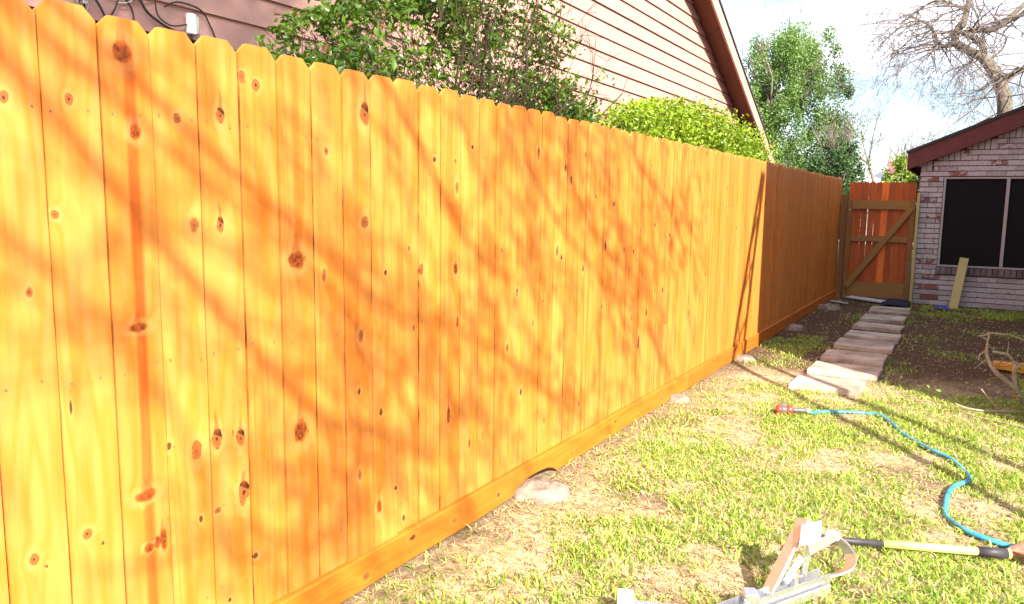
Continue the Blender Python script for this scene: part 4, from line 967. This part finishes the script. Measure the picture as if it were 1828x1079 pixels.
plc = (Vector((1.397, 2.90, .262))+Vector((1.452, 2.985, .262))+Vector((1.458, 2.897, .215))+Vector((1.403, 2.834, .215)))/4
P4 = [(1.394, 2.905, .264), (1.452, 2.992, .264), (1.466, 2.90, .212), (1.403, 2.830, .212)]
nn = (Vector(P4[1])-Vector(P4[0])).cross(Vector(P4[3])-Vector(P4[0])).normalized()
MB().prism([ap(p) for p in P4], tuple(nn*.006)).build('top_plate', M['alu'], ab, bevel=.0015)
MB().prism([ap((1.428, 2.842, .214)), ap((1.440, 2.850, .180)), ap((1.505, 2.965, .205)), ap((1.495, 2.96, .238))], (.004, -.002, 0)).build('hinge_flap', M['alu'], ab)
cur = smoothpts([(1.475, 2.985, .045), (1.515, 3.035, .048), (1.545, 3.085, .058), (1.545, 3.13, .085), (1.515, 3.135, .125), (1.478, 3.10, .165)], 8)
V = []; F = []
for i, p in enumerate(cur):
    p = Vector(ap(p)); t = (Vector(cur[min(i+1, len(cur)-1)])-Vector(cur[max(i-1, 0)])).normalized(); wdir = Vector((.86, -.30, .40)).normalized(); nrm_ = t.cross(wdir).normalized()
    for a, b_ in ((-.022, -.004), (.022, -.004), (.022, .004), (-.022, .004)): V.append(tuple(p+wdir*a+nrm_*b_))
for i in range(len(cur)-1):
    for k in range(4): F.append((i*4+k, i*4+(k+1) % 4, (i+1)*4+(k+1) % 4, (i+1)*4+k))
F += [(0, 3, 2, 1), tuple(len(V)-4+k for k in (0, 1, 2, 3))]
mbx = MB(); mbx.v = V; mbx.f = F; mbx.build('curved_foot', M['alu'], ab)
MB().box(ap((1.480, 3.09, .172)), (.05, .04, .022)).build('end_block', M['white'], ab, bevel=.003)
MB().beam(ap((1.372, 2.78, .085)), ap((1.405, 2.87, .150)), .018, .018).build('brace', M['white'], ab, bevel=.002)
MB().tube([ap((1.40, 2.82, .05)), ap((1.40, 2.82, .105))], .010, 8).build('pin', M['alu'], ab); MB().tube([ap((1.385, 2.80, .095)), ap((1.418, 2.842, .095))], .004, 6).build('pin', M['alu'], ab)
MB().box(ap((1.285, 2.625, .070)), (.05, .06, .05), Matrix.Rotation(.5, 3, 'Z')).build('joint_block', M['alu'], ab, bevel=.004)
channel('side_channel', (1.22, 2.50, .04), (0.945, 2.355, .06), .035, .035)
MB().box(ap((0.925, 2.36, .085)), (.055, .040, .05), Matrix.Rotation(.45, 3, 'Z')).build('end_block', M['white'], ab, bevel=.004)

# ------------------------------------------------------------------ cut-back shrub at the right
g = np.random.default_rng(55)
cs = empty('pruned_shrub', (2.30, 6.55, 0)); tag(cs, 'hard-pruned bare shrub with pale curved stems and a few new leaves', 'shrub')
CO = np.array([2.30, 6.55, 0])
segs = []
def sl(P_, R_): return limb(segs, [tuple(np.array(p)-CO) for p in P_], [r*.74 for r in R_])
sl([(2.32, 6.55, -.03), (2.24, 6.5, .10), (2.14, 6.45, .21), (2.045, 6.4, .30), (2.00, 6.4, .39), (1.992, 6.4, .44)], [.034, .026, .022, .019, .017, .018])
sl([(1.992, 6.4, .44), (1.995, 6.4, .50), (2.00, 6.4, .56)], [.010, .008, .008])
sl([(2.00, 6.4, .56), (2.06, 6.42, .557), (2.13, 6.45, .55), (2.20, 6.5, .52), (2.30, 6.5, .47), (2.42, 6.5, .42)], [.009, .007, .007, .008, .009, .010])
sl([(2.00, 6.4, .56), (1.97, 6.4, .54), (1.93, 6.38, .535)], [.007, .006, .004]); sl([(1.995, 6.4, .505), (1.965, 6.4, .525), (1.935, 6.39, .533)], [.006, .005, .003])
sl([(2.32, 6.55, -.02), (2.21, 6.5, .12), (2.18, 6.5, .24), (2.175, 6.5, .36)], [.03, .024, .022, .020])
sl([(2.175, 6.5, .34), (2.13, 6.48, .40), (2.08, 6.46, .415), (2.03, 6.45, .42)], [.014, .012, .012, .010]); sl([(2.175, 6.5, .26), (2.20, 6.48, .34), (2.27, 6.45, .36)], [.012, .010, .008])
sl([(2.12, 6.48, .40), (2.125, 6.48, .47), (2.12, 6.48, .50)], [.006, .005, .004])
sl([(2.33, 6.5, -.02), (2.16, 6.35, .02), (2.02, 6.3, .015), (1.90, 6.25, .03), (1.83, 6.22, .06)], [.014, .012, .010, .009, .006])
sl([(2.10, 6.35, .02), (2.04, 6.3, .10), (1.98, 6.3, .17)], [.010, .008, .006])
sl([(1.98, 6.4, .42), (1.955, 6.39, .40), (1.95, 6.38, .36)], [.006, .006, .004]); sl([(1.99, 6.4, .36), (1.96, 6.38, .33), (1.93, 6.36, .30)], [.005, .004, .003])
sl([(2.30, 6.6, 0), (2.34, 6.7, .25), (2.30, 6.8, .5), (2.4, 6.9, .7)], [.03, .02, .016, .01]); sl([(2.3, 6.5, .1), (2.42, 6.5, .35), (2.5, 6.6, .7)], [.024, .018, .012])
fb = []; limb(fb, [(1.86, 6.2, .015), (1.96, 6.1, .012), (2.15, 6.0, .014), (2.3, 5.9, .016)], [.004, .005, .006, .006])
o = link('fallen_branch', segs_mesh('fallen_branch', fb, 7), M['palebark']); tag(o, 'thin pale stick lying on the sunlit lawn in front of the pruned shrub', 'stick')
tw = []
for _ in range(60):
    grow(tw, [], (g.uniform(-.28, .25), g.uniform(-.15, .2), g.uniform(.02, .4)), (g.normal(), g.normal()*.6, g.normal()*.6+.2), g.uniform(.06, .2), .003, 1, g, spread=.6, kids=2, minr=.0012)
link('branches', segs_mesh('branches', segs, 8), M['palebark'], cs); o = link('twigs', segs_mesh('twigs', tw, 3), M['twig'], cs)
P = []
for c, n, s_ in (((-.02, -.03, .22), 46, .06), ((-.10, -.12, .09), 44, .07), ((.0, -.1, .06), 30, .06), ((.05, -.02, .30), 30, .07), ((-.62, .0, .04), 4, .03)):
    for _ in range(n): P.append(np.array(c)+g.normal(size=3)*s_)
P += [np.array((-.17, -.1, .55)), np.array((.03, -.05, .56)), np.array((-.60, -.02, .06)), np.array((-.56, .0, .05))]
P = np.array(P); P[:, 2] = np.maximum(P[:, 2], .012); f = g.random((len(P), 1))
o = link('leaves', leaves_mesh('leaves', P, .045*g.uniform(.6, 1.2, len(P)), np.array((.10, .22, .02))*(1-f)+np.array((.34, .48, .06))*f, seed=14, up=.7), M['leaf'], cs)
o = MB().prism([(0, 0, .0), (.42, -.10, 0), (.50, -.02, 0), (.34, .10, 0), (.02, .06, 0)], (0, 0, .06)).build('orange_bin_lid', M['orangepl'], bevel=.012); o.location = (2.06, 8.05, .02); o.rotation_euler = (.10, .02, -.10)
tag(o, 'orange-yellow plastic lid lying on the soil behind the pruned shrub', 'plastic lid')

# ------------------------------------------------------------------ plank against the window, blue bag
pk = MB().box((0, 0, .39), (.115, .034, .80)).build('leaning_plank', M['green_pine'], bevel=.002); pk.location = (1.66, 12.78, -.01)
pk.rotation_euler = Vector((.115, .30, .72)).to_track_quat('Z', 'Y').to_euler()
pk.rotation_euler = (-.385, .115, 0.0)
tag(pk, 'pale yellow-green plank leaning against the brick sill under the window', 'plank')
V = []; F = []; n = 12
for j in range(n):
    for i in range(n):
        x = (i/(n-1)-.5)*.20*(1-.4*j/n); y = (j/(n-1)-.5)*.12; V.append((x, y, .02+.045*abs(noise.noise(Vector((x*22, y*22, 8))))+.02*math.exp(-(x*x+y*y)*200)))
for j in range(n-1):
    for i in range(n-1): F.append((j*n+i, j*n+i+1, (j+1)*n+i+1, (j+1)*n+i))
o = link('blue_bag', mesh('blue_bag', V, F, True), M['blue'], None, (1.53, 12.52, 0)); so = o.modifiers.new('s', 'SOLIDIFY'); so.thickness = .003
tag(o, 'crumpled bright blue plastic bag on the ground at the foot of the plank', 'bag')

# ------------------------------------------------------------------ grass, thatch and litter
g = np.random.default_rng(2)
def field(n, x0, x1, y0, y1, dens):
    out = []; X = g.uniform(x0, x1, n); Y = y0+(y1-y0)*g.random(n)**1.25; R = g.random(n)
    for x, y, r in zip(X, Y, R):
        if r < dens(x, y): out.append((x, y))
    return np.array(out)
def clump(x, y, s=1.0, o=0.0): return noise.noise(Vector((x*s+o, y*s, 7.7)))
def in_paver(x, y):
    for px_, py_, w2, ln, rz, lb in pav:
        if abs(x-px_) < w2+.01 and abs(y-py_) < ln/2+.01: return True
    return False
def dens_green(x, y):
    if x < .03 or in_paver(x, y): return 0
    a = .56+1.1*clump(x, y, 2.0)+.8*clump(x, y, 6, 4)
    e = min(1, max(.10, (x-.05)/.45))
    if y > 6.3+.25*(x-0): 
        edge = (y-6.3-.25*x)
        a = (.02+.35*clump(x, y, 1.4, 2))*(1.0 if edge > .9 else 2.0)
        if y > 11.8 and x > 1.25: a = .3+.6*clump(x, y, 3)
        if x < .55 and 7.4 < y < 9: a = .25+.6*clump(x, y, 4)
    else: a *= e
    return min(1, max(0.008, a))
def dens_straw(x, y):
    if x < .03 or in_paver(x, y): return 0
    a = .75-.5*clump(x, y, 2.0)
    return a if y < 6.3+.25*x else .12
def blades(name, P, hmin, hmax, wd, lean, cA, cB, mat, flat=0.0, seed=0, cC=None):
    g = np.random.default_rng(seed); n = len(P)
    z = np.array([gz(x, y) for x, y in P]); B = np.column_stack([P, z])
    a = g.random(n)*2*np.pi; dirv = np.column_stack([np.cos(a), np.sin(a), np.zeros(n)]); side = np.column_stack([-np.sin(a), np.cos(a), g.normal(size=n)*.3])
    h = g.uniform(hmin, hmax, n)[:, None]; ln = (g.uniform(.3, 1, n)*lean)[:, None]; w_ = (wd*g.uniform(.6, 1.3, n))[:, None]
    up = np.array([[0, 0, 1.]])
    fl = 1-flat
    mid = B+dirv*ln*h*.45+up*h*.6*fl; tip = B+dirv*ln*h*1.15+up*h*(.95-.35*ln/max(lean, .01))*fl + up*.004
    V = np.stack([B-side*w_*.5, B+side*w_*.5, mid+side*w_*.5, mid-side*w_*.5, tip], 1).reshape(-1, 3)
    k = np.arange(n)*5
    f = g.random((n, 1)); cols = np.array(cA)*(1-f)+np.array(cB)*f
    if cC is not None: cols = np.where(g.random((n, 1)) < .22, np.array(cC), cols)
    me = raw_mesh(name, V, np.stack([k, k+1, k+2, k+3], 1), np.stack([k+3, k+2, k+4], 1), np.repeat(cols, 5, 0))
    o = link(name, me, mat); return o
Pg = field(270000, .03, 3.0, 1.2, 13.0, dens_green)
o = blades('lawn_grass', Pg, .012, .040, .0052, 1.4, (.10, .19, .014), (.31, .42, .045), M['grass'], seed=3, cC=(.58, .54, .17)); tag(o, 'patchy sunlit green lawn grass growing over the yard', 'grass', kind='stuff')
Ps = field(130000, .03, 3.0, 1.2, 13.0, dens_straw)
o = blades('dead_grass', Ps, .015, .045, .0038, 1.6, (.32, .24, .11), (.62, .52, .27), M['grass'], flat=.72, seed=4, cC=(.16, .09, .05)); tag(o, 'dry straw-coloured dead grass matted on the soil', 'dead grass', kind='stuff')
# fallen leaves and pebbles
Pl = np.column_stack([g.uniform(.1, 2.8, 420), g.uniform(1.5, 12.8, 420)]); Pl = np.array([p for p in Pl if not in_paver(*p)])
P3 = np.column_stack([Pl, [gz(x, y)+.014 for x, y in Pl]]); f = g.random((len(P3), 1))
cols = np.where(g.random((len(P3), 1)) < .35, np.array((.45, .42, .08)), np.array((.24, .13, .07))*(1-f)+np.array((.50, .36, .24))*f)
o = link('fallen_leaves', leaves_mesh('fallen_leaves', P3, .042*g.uniform(.4, 1.2, len(P3)), cols, up=1.6, aspect=.6, seed=6), M['leaf']); tag(o, 'scattered brown and yellow fallen leaves on the lawn', 'leaves', kind='stuff')
mp_ = MB()
for _ in range(260):
    x = g.uniform(.1, 2.4); y = g.uniform(1.5, 12.5)
    if in_paver(x, y): continue
    s_ = g.uniform(.003, .012); mp_.box((x, y, gz(x, y)+s_*.3), (s_*g.uniform(.8, 1.6), s_*g.uniform(.8, 1.4), s_), Matrix.Rotation(g.random()*3, 3, Vector(g.normal(size=3)).normalized()))
o = mp_.build('pebbles', M['conc'], bevel=0); tag(o, 'small pale pebbles and chips scattered on the soil', 'pebbles', kind='stuff')
tw = []
for _ in range(90):
    x = g.uniform(.2, 2.6); y = g.uniform(2, 11)
    if in_paver(x, y): continue
    a = g.random()*6.28; grow(tw, [], (x, y, gz(x, y)+.012), (math.cos(a), math.sin(a), .02), g.uniform(.05, .25), .0022, 0, g, wig=.2, minr=.001)
o = link('fallen_twigs', segs_mesh('fallen_twigs', tw, 3), M['twig']); tag(o, 'thin dry fallen twigs scattered over the grass', 'twigs', kind='stuff')
